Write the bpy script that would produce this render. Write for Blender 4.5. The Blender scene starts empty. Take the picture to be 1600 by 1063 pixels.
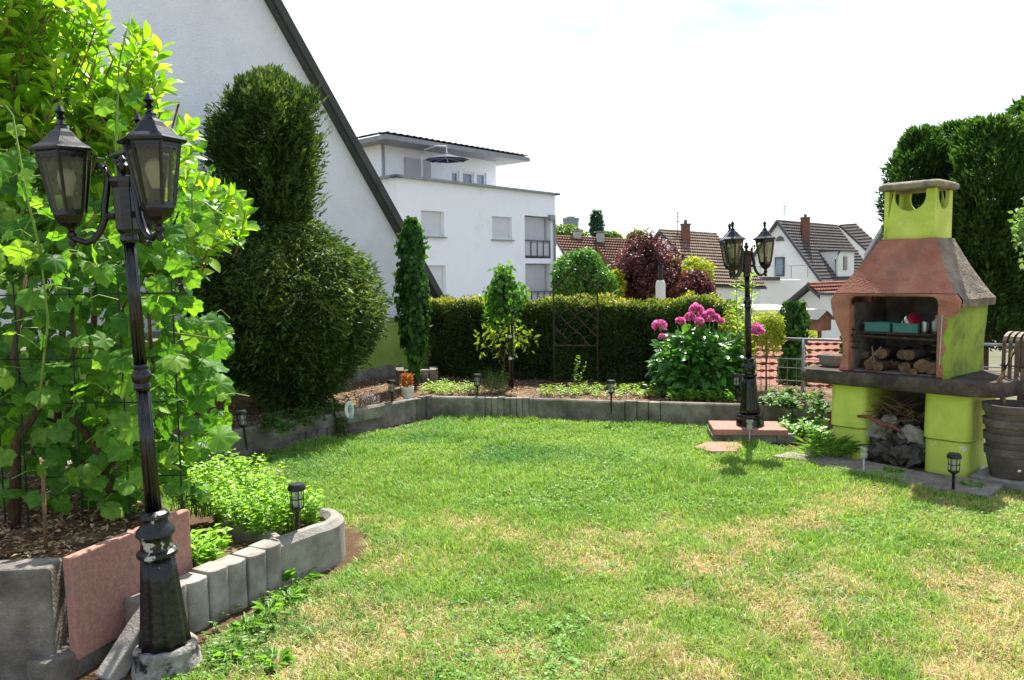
import bpy, bmesh, math, random
import numpy as np
from mathutils import Vector, Matrix, Euler, noise as mnoise
rng = np.random.default_rng(7); random.seed(7)
R_ = math.radians
scene = bpy.context.scene
COL = scene.collection

# ------------------------------------------------------------------ camera
FOC, CX, CY = 1220.0, 800.0, 531.5            # focal length and centre in photo pixels
PITCH, ROLL, EYE = R_(-4.6), R_(0.8), 1.55
_f = np.array([0, math.cos(PITCH), math.sin(PITCH)]); _r0 = np.array([1.0, 0, 0]); _u0 = np.cross(_r0, _f)
_r = _r0*math.cos(ROLL) - _u0*math.sin(ROLL); _u = _r0*math.sin(ROLL) + _u0*math.cos(ROLL)
cam_d = bpy.data.cameras.new('camera'); cam = bpy.data.objects.new('camera', cam_d); COL.objects.link(cam)
cam_d.sensor_width = 36.0; cam_d.lens = 36.0*FOC/1600.0; cam_d.clip_start = 0.05; cam_d.clip_end = 3000
M = Matrix(((_r[0], _u[0], -_f[0], 0), (_r[1], _u[1], -_f[1], 0), (_r[2], _u[2], -_f[2], EYE), (0, 0, 0, 1)))
cam.matrix_world = M
scene.camera = cam

# ------------------------------------------------------------------ sky, sun, exposure
SUN_AZ, SUN_EL = R_(15), R_(58)               # azimuth from +Y towards +X
world = bpy.data.worlds.new('World'); scene.world = world; world.use_nodes = True
nt = world.node_tree; nt.nodes.clear()
wo = nt.nodes.new('ShaderNodeOutputWorld'); bg = nt.nodes.new('ShaderNodeBackground')
sky = nt.nodes.new('ShaderNodeTexSky'); sky.sky_type = 'NISHITA'; sky.sun_disc = False
sky.sun_elevation = SUN_EL; sky.sun_rotation = SUN_AZ; sky.air_density = 1.0; sky.dust_density = 0.6; sky.ozone_density = 1.0
tc = nt.nodes.new('ShaderNodeTexCoord'); mp = nt.nodes.new('ShaderNodeMapping'); mp.inputs['Scale'].default_value = (1, 1, 2.6)
nz = nt.nodes.new('ShaderNodeTexNoise'); nz.inputs['Scale'].default_value = 1.7; nz.inputs['Detail'].default_value = 7; nz.inputs['Roughness'].default_value = .6
rp = nt.nodes.new('ShaderNodeValToRGB'); rp.color_ramp.elements[0].position = .46; rp.color_ramp.elements[1].position = .66
rp.color_ramp.elements[0].color = (.12, .12, .12, 1); rp.color_ramp.elements[1].color = (.95, .95, .95, 1)
mx = nt.nodes.new('ShaderNodeMix'); mx.data_type = 'RGBA'
mx.inputs[7].default_value = (7.6, 7.9, 8.3, 1)   # thin bright cloud veil over the whole sky
L = nt.links.new
L(tc.outputs['Generated'], mp.inputs[0]); L(mp.outputs[0], nz.inputs['Vector']); L(nz.outputs[0], rp.inputs[0])
L(rp.outputs[0], mx.inputs[0]); L(sky.outputs[0], mx.inputs[6]); L(mx.outputs[2], bg.inputs[0]); L(bg.outputs[0], wo.inputs[0])
bg.inputs[1].default_value = 0.084
sd = bpy.data.lights.new('sun', 'SUN'); sd.energy = 4.6; sd.angle = R_(0.53); sd.color = (1.0, .95, .86)
sun = bpy.data.objects.new('sun', sd); COL.objects.link(sun); sun.location = (0, 0, 30)
_sd = Vector((math.sin(SUN_AZ)*math.cos(SUN_EL), math.cos(SUN_AZ)*math.cos(SUN_EL), math.sin(SUN_EL)))
sun.rotation_euler = _sd.to_track_quat('Z', 'Y').to_euler()
vs = scene.view_settings; vs.view_transform = 'Standard'; vs.look = 'None'; vs.gamma = 1.0; vs.exposure = 1.27; vs.use_curve_mapping = False
scene.cycles.use_denoising = True; scene.cycles.max_bounces = 6; scene.cycles.transparent_max_bounces = 12
scene.cycles.diffuse_bounces = 3; scene.cycles.glossy_bounces = 2; scene.cycles.transmission_bounces = 5
scene.cycles.sample_clamp_indirect = 6

# ------------------------------------------------------------------ helpers: survey
def _ray(x, y): return _f + _r*(x-CX)/FOC - _u*(y-CY)/FOC
def on_ground(x, y, z=0.0):
    d = _ray(x, y); p = np.array([0, 0, EYE]) + d*((z-EYE)/d[2]); return Vector(p)
def at_depth(x, y, Y):
    d = _ray(x, y); return Vector(np.array([0, 0, EYE]) + d*(Y/d[1]))
def on_wall(x, y, O, e):
    """(u, z) where the sight line meets the vertical wall through O along e"""
    d = _ray(x, y); n = np.array([-e[1], e[0], 0.0]); c = np.array([0, 0, EYE]); O = np.array(O)
    p = c + d*(((O-c)@n)/(d@n)); q = p-O
    return float(q[0]*e[0]+q[1]*e[1]), float(p[2])

def lin(c):
    if isinstance(c, str): c = tuple(int(c[i:i+2], 16)/255 for i in (0, 2, 4))
    return tuple(v/12.92 if v <= .04045 else ((v+.055)/1.055)**2.4 for v in c)

# ------------------------------------------------------------------ helpers: objects
def tag(o, label=None, cat=None, group=None, kind=None):
    if label: o['label'] = label
    if cat: o['category'] = cat
    if group: o['group'] = group
    if kind: o['kind'] = kind
    return o
def empty(name, loc=(0, 0, 0), rz=0.0, label=None, cat=None, group=None):
    o = bpy.data.objects.new(name, None); COL.objects.link(o); o.empty_display_size = .1
    o.location = loc; o.rotation_euler = (0, 0, rz); tag(o, label, cat, group); return o
def link_mesh(name, me, parent=None, loc=None, rot=None, scale=None):
    o = bpy.data.objects.new(name, me); COL.objects.link(o)
    if parent: o.parent = parent
    if loc is not None: o.location = loc
    if rot is not None: o.rotation_euler = rot
    if scale is not None: o.scale = (scale,)*3 if isinstance(scale, (int, float)) else scale
    return o
def copy_tree(o, parent=None):
    c = o.copy(); COL.objects.link(c); c.parent = parent
    for ch in list(o.children): copy_tree(ch, c)
    return c

class MB:
    """collects shapes; build() links them as one mesh object"""
    def __init__(s): s.v = []; s.f = []
    def add(s, vs, fs):
        n = len(s.v); s.v += [tuple(p) for p in vs]; s.f += [tuple(i+n for i in f) for f in fs]; return s
    def box(s, c, d, rot=None):
        hx, hy, hz = d[0]/2, d[1]/2, d[2]/2; c = Vector(c)
        P = [Vector((x, y, z)) for x in (-hx, hx) for y in (-hy, hy) for z in (-hz, hz)]
        if rot is not None:
            m = rot if isinstance(rot, Matrix) else Euler(rot).to_matrix(); P = [m @ p for p in P]
        return s.add([c+p for p in P], [(0, 1, 3, 2), (4, 6, 7, 5), (0, 4, 5, 1), (2, 3, 7, 6), (0, 2, 6, 4), (1, 5, 7, 3)])
    def prism(s, poly, h0, h1, frame=None):
        """polygon in XY extruded along Z (frame maps local to object)"""
        n = len(poly); P = [Vector((x, y, h0)) for x, y in poly]+[Vector((x, y, h1)) for x, y in poly]
        if frame is not None: P = [frame @ p for p in P]
        return s.add(P, [tuple(range(n-1, -1, -1)), tuple(range(n, 2*n))]+[(i, (i+1) % n, n+(i+1) % n, n+i) for i in range(n)])
    def tube(s, pts, rad, seg=8, caps=True):
        pts = [Vector(p) for p in pts]
        if isinstance(rad, (int, float)): rad = [rad]*len(pts)
        V = []; up = Vector((0, 0, 1))
        for i, p in enumerate(pts):
            t = (pts[min(i+1, len(pts)-1)]-pts[max(i-1, 0)]).normalized()
            a = t.cross(up if abs(t.z) < .95 else Vector((1, 0, 0))).normalized(); b = t.cross(a)
            for k in range(seg):
                an = 2*math.pi*k/seg; V.append(p+(a*math.cos(an)+b*math.sin(an))*rad[i])
        F = []
        for i in range(len(pts)-1):
            for k in range(seg):
                a, b = i*seg+k, i*seg+(k+1) % seg; F.append((a, b, b+seg, a+seg))
        if caps: F += [tuple(range(seg-1, -1, -1)), tuple(range((len(pts)-1)*seg, len(pts)*seg))]
        return s.add(V, F)
    def lathe(s, prof, seg=24, flute=None, c=(0, 0, 0), rot=0.0, caps=True, sx=1.0, sy=1.0):
        """prof [(r, z)]; flute(angle, i) scales the radius"""
        V = []; F = []; c = Vector(c)
        for i, (r, z) in enumerate(prof):
            for k in range(seg):
                a = 2*math.pi*k/seg+rot; q = r*(flute(a, i) if flute else 1)
                V.append(c+Vector((q*math.cos(a)*sx, q*math.sin(a)*sy, z)))
        for i in range(len(prof)-1):
            for k in range(seg):
                a, b = i*seg+k, i*seg+(k+1) % seg; F.append((a, b, b+seg, a+seg))
        if caps: F += [tuple(range(seg-1, -1, -1)), tuple(range((len(prof)-1)*seg, len(prof)*seg))]
        return s.add(V, F)
    def quad(s, a, b, c, d): return s.add([a, b, c, d], [(0, 1, 2, 3)])
    def slab(s, a, b, c, d, t):
        """quad a b c d thickened downwards along its normal"""
        a, b, c, d = map(Vector, (a, b, c, d)); n = (b-a).cross(d-a).normalized()*t
        return s.add([a, b, c, d, a-n, b-n, c-n, d-n], [(0, 1, 2, 3), (7, 6, 5, 4), (0, 4, 5, 1), (1, 5, 6, 2), (2, 6, 7, 3), (3, 7, 4, 0)])
    def blob(s, c, r, seg=12, rings=8, amp=.15, fr=2.0, seed=0.0):
        c = Vector(c); r = (r,)*3 if isinstance(r, (int, float)) else r; V = []; F = []
        for i in range(rings+1):
            th = math.pi*i/rings
            for k in range(seg):
                a = 2*math.pi*k/seg; n = Vector((math.sin(th)*math.cos(a), math.sin(th)*math.sin(a), math.cos(th)))
                q = 1+amp*mnoise.noise(n*fr+Vector((seed, seed*1.7, seed*.3)))
                V.append(c+Vector((n.x*r[0]*q, n.y*r[1]*q, n.z*r[2]*q)))
        for i in range(rings):
            for k in range(seg):
                a, b = i*seg+k, i*seg+(k+1) % seg; F.append((a, a+seg, b+seg, b))
        return s.add(V, F)
    def mesh(s, name, mat=None, smooth=False):
        me = bpy.data.meshes.new(name); me.from_pydata(s.v, [], s.f); me.validate(); me.update()
        bm = bmesh.new(); bm.from_mesh(me); bmesh.ops.remove_doubles(bm, verts=bm.verts, dist=1e-6)
        bmesh.ops.recalc_face_normals(bm, faces=bm.faces); bm.to_mesh(me); bm.free()
        if mat: me.materials.append(mat)
        if smooth:
            me.polygons.foreach_set('use_smooth', [True]*len(me.polygons))
        return me
    def build(s, name, mat, parent=None, smooth=False, bevel=0.0, seg=2, loc=None, rot=None):
        me = s.mesh(name, mat, smooth); o = link_mesh(name, me, parent, loc, rot)
        if smooth and smooth != 'full':
            md = o.modifiers.new('es', 'EDGE_SPLIT'); md.split_angle = R_(38)
        if bevel:
            md = o.modifiers.new('bv', 'BEVEL'); md.width = bevel; md.segments = seg; md.limit_method = 'ANGLE'; md.angle_limit = R_(35)
        return o

def np_mesh(name, V, F, mat=None, attrs=None, smooth=False):
    """V (n,3), F (m,k): one mesh from numpy arrays"""
    V = np.asarray(V, np.float32); F = np.asarray(F, np.int32); m, k = F.shape
    me = bpy.data.meshes.new(name); me.vertices.add(len(V)); me.vertices.foreach_set('co', V.ravel())
    me.loops.add(m*k); me.loops.foreach_set('vertex_index', F.ravel())
    me.polygons.add(m); me.polygons.foreach_set('loop_start', np.arange(0, m*k, k, dtype=np.int32))
    me.update(calc_edges=True)
    if smooth: me.polygons.foreach_set('use_smooth', np.ones(m, bool))
    for an, av in (attrs or {}).items():
        if av.ndim == 1:
            at = me.attributes.new(an, 'FLOAT', 'POINT'); at.data.foreach_set('value', av.astype(np.float32))
        else:
            at = me.attributes.new(an, 'FLOAT_COLOR', 'POINT'); at.data.foreach_set('color', av.astype(np.float32).ravel())
    if mat: me.materials.append(mat)
    return me

def _h(ix, iy, iz):
    n = (ix*374761393+iy*668265263+iz*2147483647) & 0xffffffff
    n = ((n ^ (n >> 13))*1274126177) & 0xffffffff
    return ((n ^ (n >> 16)) & 0xffff)/65535.0
def vnoise(P, sc=1.0, off=0.0):
    """value noise 0..1 at points P (n,3)"""
    Q = np.asarray(P, float)*sc+off+1000.0; I = np.floor(Q).astype(np.int64); f = Q-I; f = f*f*(3-2*f); r = 0
    for dx in (0, 1):
        for dy in (0, 1):
            for dz in (0, 1):
                w = (f[:, 0] if dx else 1-f[:, 0])*(f[:, 1] if dy else 1-f[:, 1])*(f[:, 2] if dz else 1-f[:, 2])
                r = r+w*_h(I[:, 0]+dx, I[:, 1]+dy, I[:, 2]+dz)
    return r
def fbm(P, sc=1.0, off=0.0, o=3):
    r = 0; a = .5; t = 0
    for i in range(o): r = r+a*vnoise(P, sc*2**i, off+i*17.3); t += a; a *= .5
    return r/t
def unit(V): return V/np.maximum(np.linalg.norm(V, axis=1, keepdims=True), 1e-9)
def rand_unit(n): return unit(rng.normal(size=(n, 3)))

def leaves_mesh(name, P, Dr, N, Ln, Wd, mat, rnd=None, fold=.15, droop=.1, wide=.45):
    """folded leaf: base, two shoulders, tip. P base (n,3), Dr direction, N face normal, Ln / Wd sizes"""
    n = len(P); Dr = unit(Dr); S = unit(np.cross(Dr, N)); N = np.cross(S, Dr)
    Ln = np.broadcast_to(Ln, n)[:, None]; Wd = np.broadcast_to(Wd, n)[:, None]
    mid = P+Dr*Ln*wide
    V = np.stack([P, mid+S*Wd/2+N*Wd*fold, P+Dr*Ln-N*Ln*droop, mid-S*Wd/2+N*Wd*fold], 1).reshape(-1, 3)
    b = np.arange(n, dtype=np.int32)[:, None]*4
    F = np.concatenate([b+[0, 1, 2], b+[0, 2, 3]], 1).reshape(-1, 3)
    rnd = rng.random(n) if rnd is None else rnd
    return np_mesh(name, V, F, mat, {'rnd': np.repeat(rnd, 4)})

def mesh_scatter(name, bases, P, D, N, S, mat, rnd=None):
    """copies of small base meshes joined into one mesh (each with its own random value)"""
    n = len(P); D = unit(np.asarray(D, float)); X = unit(np.cross(D, N)); N = np.cross(X, D); rnd = rng.random(n) if rnd is None else rnd
    VV = []; FF = []; RR = []; off = 0
    for b, me in enumerate(bases):
        k = np.arange(b, n, len(bases)); nv = len(me.vertices); co = np.zeros(nv*3); me.vertices.foreach_get('co', co); co = co.reshape(-1, 3)
        V = P[k][:, None, :]+(X[k][:, None, :]*co[None, :, 0:1]+D[k][:, None, :]*co[None, :, 1:2]+N[k][:, None, :]*co[None, :, 2:3])*S[k][:, None, None]
        f = np.array([list(p.vertices) for p in me.polygons]); F = (f[None]+(np.arange(len(k))*nv)[:, None, None]+off).reshape(-1, f.shape[1])
        VV.append(V.reshape(-1, 3)); FF.append(F); RR.append(np.repeat(rnd[k], nv)); off += nv*len(k)
    return np_mesh(name, np.concatenate(VV), np.concatenate(FF), mat, {'rnd': np.concatenate(RR)}, True)

# ------------------------------------------------------------------ helpers: materials
def _new(name):
    m = bpy.data.materials.new(name); m.use_nodes = True; t = m.node_tree; t.nodes.clear()
    o = t.nodes.new('ShaderNodeOutputMaterial'); return m, t, o
def _ramp(t, cols):
    r = t.nodes.new('ShaderNodeValToRGB'); e = r.color_ramp.elements
    n = len(cols)
    while len(e) < n: e.new(.5)
    for i, c in enumerate(cols):
        p, c = c if isinstance(c, tuple) and len(c) == 2 else (i/max(1, n-1), c)
        e[i].position = p; e[i].color = (*lin(c), 1)
    return r
def pmat(name, cols, scale=6.0, detail=5, rough=.8, bump=.3, bscale=None, spec=.3, metal=0.0, stain=None, stretch=None, objrand=0.0, dist=.02, rng_=(.3, .7)):
    """mottled procedural surface; stain = (colour, scale, low, high)"""
    m, t, o = _new(name); N = t.nodes.new; K = t.links.new
    p = N('ShaderNodeBsdfPrincipled'); p.inputs['Roughness'].default_value = rough; p.inputs['Metallic'].default_value = metal
    p.inputs['Specular IOR Level'].default_value = spec
    g = N('ShaderNodeNewGeometry'); vec = g.outputs['Position']
    if stretch:
        mpn = N('ShaderNodeMapping'); mpn.inputs['Scale'].default_value = stretch; K(vec, mpn.inputs[0]); vec = mpn.outputs[0]
    n1 = N('ShaderNodeTexNoise'); n1.inputs['Scale'].default_value = scale; n1.inputs['Detail'].default_value = detail; n1.inputs['Roughness'].default_value = .65
    K(vec, n1.inputs['Vector'])
    mr = N('ShaderNodeMapRange'); mr.inputs[1].default_value = rng_[0]; mr.inputs[2].default_value = rng_[1]; K(n1.outputs[0], mr.inputs[0])
    rp = _ramp(t, cols); K(mr.outputs[0], rp.inputs[0]); col = rp.outputs[0]
    if objrand:
        oi = N('ShaderNodeObjectInfo'); hs = N('ShaderNodeHueSaturation'); ma = N('ShaderNodeMapRange')
        ma.inputs[3].default_value = 1-objrand; ma.inputs[4].default_value = 1+objrand
        K(oi.outputs['Random'], ma.inputs[0]); K(ma.outputs[0], hs.inputs['Value']); K(col, hs.inputs['Color']); col = hs.outputs[0]
    for st in ([stain] if isinstance(stain, tuple) else (stain or [])):
        n2 = N('ShaderNodeTexNoise'); n2.inputs['Scale'].default_value = st[1]; n2.inputs['Detail'].default_value = 6; n2.inputs['Roughness'].default_value = .7
        K(g.outputs['Position'], n2.inputs['Vector'])
        m2 = N('ShaderNodeMapRange'); m2.inputs[1].default_value = st[2]; m2.inputs[2].default_value = st[3]; K(n2.outputs[0], m2.inputs[0])
        mix = N('ShaderNodeMix'); mix.data_type = 'RGBA'; mix.inputs[7].default_value = (*lin(st[0]), 1)
        K(m2.outputs[0], mix.inputs[0]); K(col, mix.inputs[6]); col = mix.outputs[2]
    K(col, p.inputs['Base Color'])
    if bump:
        n3 = N('ShaderNodeTexNoise'); n3.inputs['Scale'].default_value = bscale or scale*6; n3.inputs['Detail'].default_value = 6
        K(vec, n3.inputs['Vector']); b = N('ShaderNodeBump'); b.inputs['Strength'].default_value = bump; b.inputs['Distance'].default_value = dist
        K(n3.outputs[0], b.inputs['Height']); K(b.outputs[0], p.inputs['Normal'])
    K(p.outputs[0], o.inputs[0]); return m
def leafmat(name, cols, trans=.4, tcol=None, rough=.45, spec=.35, use='rnd', big=None):
    """leaf: reflecting and letting light through; cols over the random value of a leaf"""
    m, t, o = _new(name); N = t.nodes.new; K = t.links.new
    if use == 'rnd':
        a = N('ShaderNodeAttribute'); a.attribute_name = 'rnd'; r0 = a.outputs['Fac']
    else:
        a = N('ShaderNodeObjectInfo'); r0 = a.outputs['Random']
    rp = _ramp(t, cols); K(r0, rp.inputs[0]); col = rp.outputs[0]
    g = N('ShaderNodeNewGeometry'); n1 = N('ShaderNodeTexNoise'); n1.inputs['Scale'].default_value = big or 40; n1.inputs['Detail'].default_value = 3
    K(g.outputs['Position'], n1.inputs['Vector']); mr = N('ShaderNodeMapRange'); mr.inputs[1].default_value = .3; mr.inputs[2].default_value = .7
    mr.inputs[3].default_value = .75; mr.inputs[4].default_value = 1.25; K(n1.outputs[0], mr.inputs[0])
    hs = N('ShaderNodeHueSaturation'); K(mr.outputs[0], hs.inputs['Value']); K(col, hs.inputs['Color']); col = hs.outputs[0]
    p = N('ShaderNodeBsdfPrincipled'); p.inputs['Roughness'].default_value = rough; p.inputs['Specular IOR Level'].default_value = spec
    K(col, p.inputs['Base Color'])
    tr = N('ShaderNodeBsdfTranslucent'); mt = N('ShaderNodeMix'); mt.data_type = 'RGBA'; mt.blend_type = 'MULTIPLY'; mt.inputs[0].default_value = 1
    tc_ = tcol or (1.9, 1.75, .7); mt.inputs[7].default_value = (*tc_, 1); K(col, mt.inputs[6]); K(mt.outputs[2], tr.inputs[0])
    ms = N('ShaderNodeMixShader'); ms.inputs[0].default_value = trans; K(p.outputs[0], ms.inputs[1]); K(tr.outputs[0], ms.inputs[2]); K(ms.outputs[0], o.inputs[0])
    return m
def glassmat(name, tint='e8eeec', opac=.25, rough=.15):
    """thin old glass: partly see-through, partly reflecting"""
    m, t, o = _new(name); N = t.nodes.new; K = t.links.new
    tr = N('ShaderNodeBsdfTransparent'); tr.inputs[0].default_value = (*lin(tint), 1)
    p = N('ShaderNodeBsdfPrincipled'); p.inputs['Base Color'].default_value = (*lin(tint), 1); p.inputs['Roughness'].default_value = rough
    ms = N('ShaderNodeMixShader'); ms.inputs[0].default_value = opac; K(tr.outputs[0], ms.inputs[1]); K(p.outputs[0], ms.inputs[2]); K(ms.outputs[0], o.inputs[0]); return m

MT = {}
MT['soil'] = pmat('soil', ['3a2c20', '6b5541', '8a7560'], 9, rough=.95, bump=.8, bscale=60)
MT['farground'] = pmat('far_ground', ['4a5136', '5f6048', '6e685c'], .4, rough=.95, bump=.2)
MT['concrete'] = pmat('concrete', ['635e57', '857f76', '9e988d'], 7, rough=.9, bump=.45, bscale=90, stain=[('4c473f', 2.3, .45, .72), ('5a5c42', 3.1, .55, .78), ('b0aba2', 11, .62, .74)], objrand=.12)
MT['concrete_pale'] = pmat('concrete_pale', ['726d65', '8f8a82', 'a6a198'], 8, rough=.9, bump=.35, bscale=110, stain=[('6a655c', 3, .52, .75)], objrand=.1)
MT['red_slab'] = pmat('red_slab', ['8f6a60', 'a5786c', 'b58c80'], 55, rough=.9, bump=.4, bscale=150, stain=[('8d8078', 4, .55, .8)], objrand=.06)
MT['black_lamp'] = pmat('black_lamp', ['050506', '0a0a0b', '121214'], 30, rough=.22, bump=.04, bscale=60, spec=.5, stain=[('6d6c68', 40, .74, .78)])
MT['black_base'] = pmat('black_base', ['070708', '0c0c0d', '18191a'], 14, rough=.4, bump=.3, bscale=40, spec=.5, stain=[('9d9b95', 17, .66, .71)])
MT['black_worn'] = pmat('black_worn', ['070708', '0c0c0d', '18191a'], 14, rough=.38, bump=.25, bscale=40, spec=.5, stain=[('b3b1ab', 11, .57, .61)])
MT['worn_base'] = pmat('worn_base', ['4c4a46', '8a8781', 'b8b5ad'], 14, rough=.85, bump=.5, bscale=60, stain=[('2a2a2a', 9, .55, .62)])
MT['lime'] = pmat('lime_paint', ['bfcc52', 'cbd960', 'd5e16e'], 5, rough=.75, bump=.25, bscale=70, stain=[('9fb34c', 2.2, .5, .8), ('d5dca6', 9, .64, .74), ('6f7a3a', 14, .68, .76)])
MT['black_plastic'] = pmat('black_plastic', ['141516', '222325'], 30, rough=.45, bump=.05, spec=.4)
MT['steel'] = pmat('steel', ['9a9c9e', 'b5b7b8'], 20, rough=.35, metal=.85, bump=.05)
MT['rust'] = pmat('rust_metal', ['2c2522', '40352f', '57443a'], 25, rough=.8, bump=.3, spec=.2)
MT['lamp_glass'] = glassmat('lamp_glass', 'c9c8b0', .12, .15)
MT['clear_glass'] = glassmat('clear_glass', 'e8ece8', .3, .1)
MT['white_paint'] = pmat('white_paint', ['d5d3cd', 'e6e4de'], 10, rough=.7, bump=.1)
MT['bark'] = pmat('bark', ['2f251c', '54422f', '6f5b45'], 20, rough=.95, bump=.8, bscale=70, stretch=(1, 1, .25))
MT['twig'] = pmat('twig', ['5a4630', '8a6f4d'], 20, rough=.9, bump=.4)
MT['greenstem'] = pmat('green_stem', ['5d7a2c', '86a045'], 15, rough=.6, bump=.1)
# ------------------------------------------------------------------ ground, lawn, beds
def colmat(name, rough=.7, trans=0.0, bump=0.0, spec=.2, tmul=(1.5, 1.5, .8)):
    m, t, o = _new(name); N = t.nodes.new; K = t.links.new
    a = N('ShaderNodeAttribute'); a.attribute_name = 'col'
    p = N('ShaderNodeBsdfPrincipled'); p.inputs['Roughness'].default_value = rough; p.inputs['Specular IOR Level'].default_value = spec
    K(a.outputs['Color'], p.inputs['Base Color']); out = p.outputs[0]
    if bump:
        g = N('ShaderNodeNewGeometry'); n = N('ShaderNodeTexNoise'); n.inputs['Scale'].default_value = 70; n.inputs['Detail'].default_value = 5
        K(g.outputs['Position'], n.inputs['Vector']); b = N('ShaderNodeBump'); b.inputs['Strength'].default_value = bump; b.inputs['Distance'].default_value = .03
        K(n.outputs[0], b.inputs['Height']); K(b.outputs[0], p.inputs['Normal'])
    if trans:
        tr = N('ShaderNodeBsdfTranslucent'); mt = N('ShaderNodeMix'); mt.data_type = 'RGBA'; mt.blend_type = 'MULTIPLY'; mt.inputs[0].default_value = 1
        mt.inputs[7].default_value = (*tmul, 1); K(a.outputs['Color'], mt.inputs[6]); K(mt.outputs[2], tr.inputs[0])
        ms = N('ShaderNodeMixShader'); ms.inputs[0].default_value = trans; K(out, ms.inputs[1]); K(tr.outputs[0], ms.inputs[2]); out = ms.outputs[0]
    K(out, o.inputs[0]); return m
MT['lawn_soil'] = colmat('lawn_soil', .95, bump=.8)
MT['blade'] = colmat('grass_blade', .5, trans=.35, spec=.3)

GP = [(-14, -6), (9, -6), (9, 7.6), (4.6, 8.7), (3.25, 9.6), (2.9, 10.4), (-1.0, 12.6), (-14, 14)]   # garden terrace
LOW = -2.8
cgx, cgy = -2.0, 4.0
def _ring(k): return [((x-cgx)*k+cgx, (y-cgy)*k+cgy) for x, y in GP]
gv = [(x, y, -.012) for x, y in GP]; gf = [tuple(range(len(GP)))]; n_ = len(GP)
gv += [(x, y, LOW) for x, y in _ring(1.01)]
prev = n_
for k in (3, 12, 60, 220):
    gv += [(x, y, LOW) for x, y in _ring(k)]
for r in range(5):
    for i in range(n_):
        a, b = r*n_+i, r*n_+(i+1) % n_; gf.append((a, b, b+n_, a+n_))
me = bpy.data.meshes.new('ground'); me.from_pydata(gv, [], gf); me.update()
me.materials.append(MT['soil']); me.materials.append(MT['farground'])
for i, p in enumerate(me.polygons): p.material_index = 1 if i > 2*n_ else 0
tag(link_mesh('ground', me), 'bare earth of the garden terrace and the lower ground beyond', 'ground', kind='structure')

tag(link_mesh('bounce_slab', MB().box((-2.0, -2.6, -.03), (20, 6.2, .06)).mesh('bounce_slab', MT['concrete_pale'])), 'added unseen grey patio adjoining the near side of the lawn', 'bounce_slab', kind='structure')  # added out of view so the black lamps reflect neutral grey

def inpoly(X, Y, poly):
    c = np.zeros(len(X), bool); j = len(poly)-1
    for i in range(len(poly)):
        xi, yi = poly[i]; xj, yj = poly[j]
        c ^= ((yi > Y) != (yj > Y)) & (X < (xj-xi)*(Y-yi)/((yj-yi) or 1e-9)+xi); j = i
    return c
LAWN = [(-1.72, 1.6), (-1.38, 3.0), (-1.12, 3.8), (-.92, 4.02), (-.86, 4.2), (-.84, 4.4), (-.98, 4.75), (-2.3, 5.2), (-4.1, 4.75), (-2.5, 6.42), (-.76, 8.56), (1.95, 7.86), (2.15, 7.2),
        (2.68, 6.3), (3.12, 5.62), (3.75, 5.2), (6.5, 4.6), (6.5, 1.6)]
def dryness(X, Y):
    P = np.stack([X, Y, np.zeros_like(X)], 1)
    b = fbm(P, 1.3, 3.1, 3)*.95 + fbm(P, 4.2, 9.0, 3)*.98
    near = np.clip((5.2-Y)/2.4, -.6, 1)*.30
    right = np.clip((X-.6)/2, -.4, 1)*np.clip((6.8-Y)/1.5, 0, 1)*.20
    far = np.where(Y > 6.6, -.14, 0)
    patch = .24*np.exp(-((X+.35)/1.0)**2-((Y-3.45)/.6)**2)+.14*np.exp(-((X-.9)/.7)**2-((Y-3.9)/.4)**2)
    strip = patch+np.exp(-((Y-5.15-.25*X)/.55)**2)*-.12
    f = fbm(P, 11, 33, 2)-.5
    return np.clip((b+near+right+far+strip-.965)*1.7+f*.55*np.clip((b+near+right+far-.8)*3, 0, 1), 0, .78)
def und(X, Y): return (vnoise(np.stack([X, Y, X*0], 1), 1.1, 4)-.5)*.035
gx = np.arange(-4.3, 6.6, .08); gy = np.arange(1.5, 8.9, .08); XX, YY = np.meshgrid(gx, gy); Xf, Yf = XX.ravel(), YY.ravel()
dz = dryness(Xf, Yf); n2 = fbm(np.stack([Xf, Yf, Xf*0], 1), 6, 5, 3)
cg = np.array(lin('5f6f30')); cd = np.array(lin('ab9876')); cs = np.array(lin('5a4632'))
cl = cg*(1-dz[:, None])+cd*dz[:, None]; w = np.clip((n2-.58)*5, 0, .8)[:, None]; cl = cl*(1-w)+cs*w
inside = inpoly(Xf, Yf, LAWN); nx = len(gx)
idx = np.arange(len(Xf)).reshape(XX.shape); F = np.stack([idx[:-1, :-1], idx[:-1, 1:], idx[1:, 1:], idx[1:, :-1]], -1).reshape(-1, 4)
cl[~inside] = cs*(.8+.5*n2[~inside, None])
V = np.stack([Xf, Yf, .004+np.maximum(und(Xf, Yf), -.012)], 1)
tag(link_mesh('lawn', np_mesh('lawn', V, F, MT['lawn_soil'], {'col': np.concatenate([cl, np.ones((len(cl), 1))], 1)}, True)),
    'patchy mown lawn, lush at the back and straw coloured in front', 'lawn', kind='structure')

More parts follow.
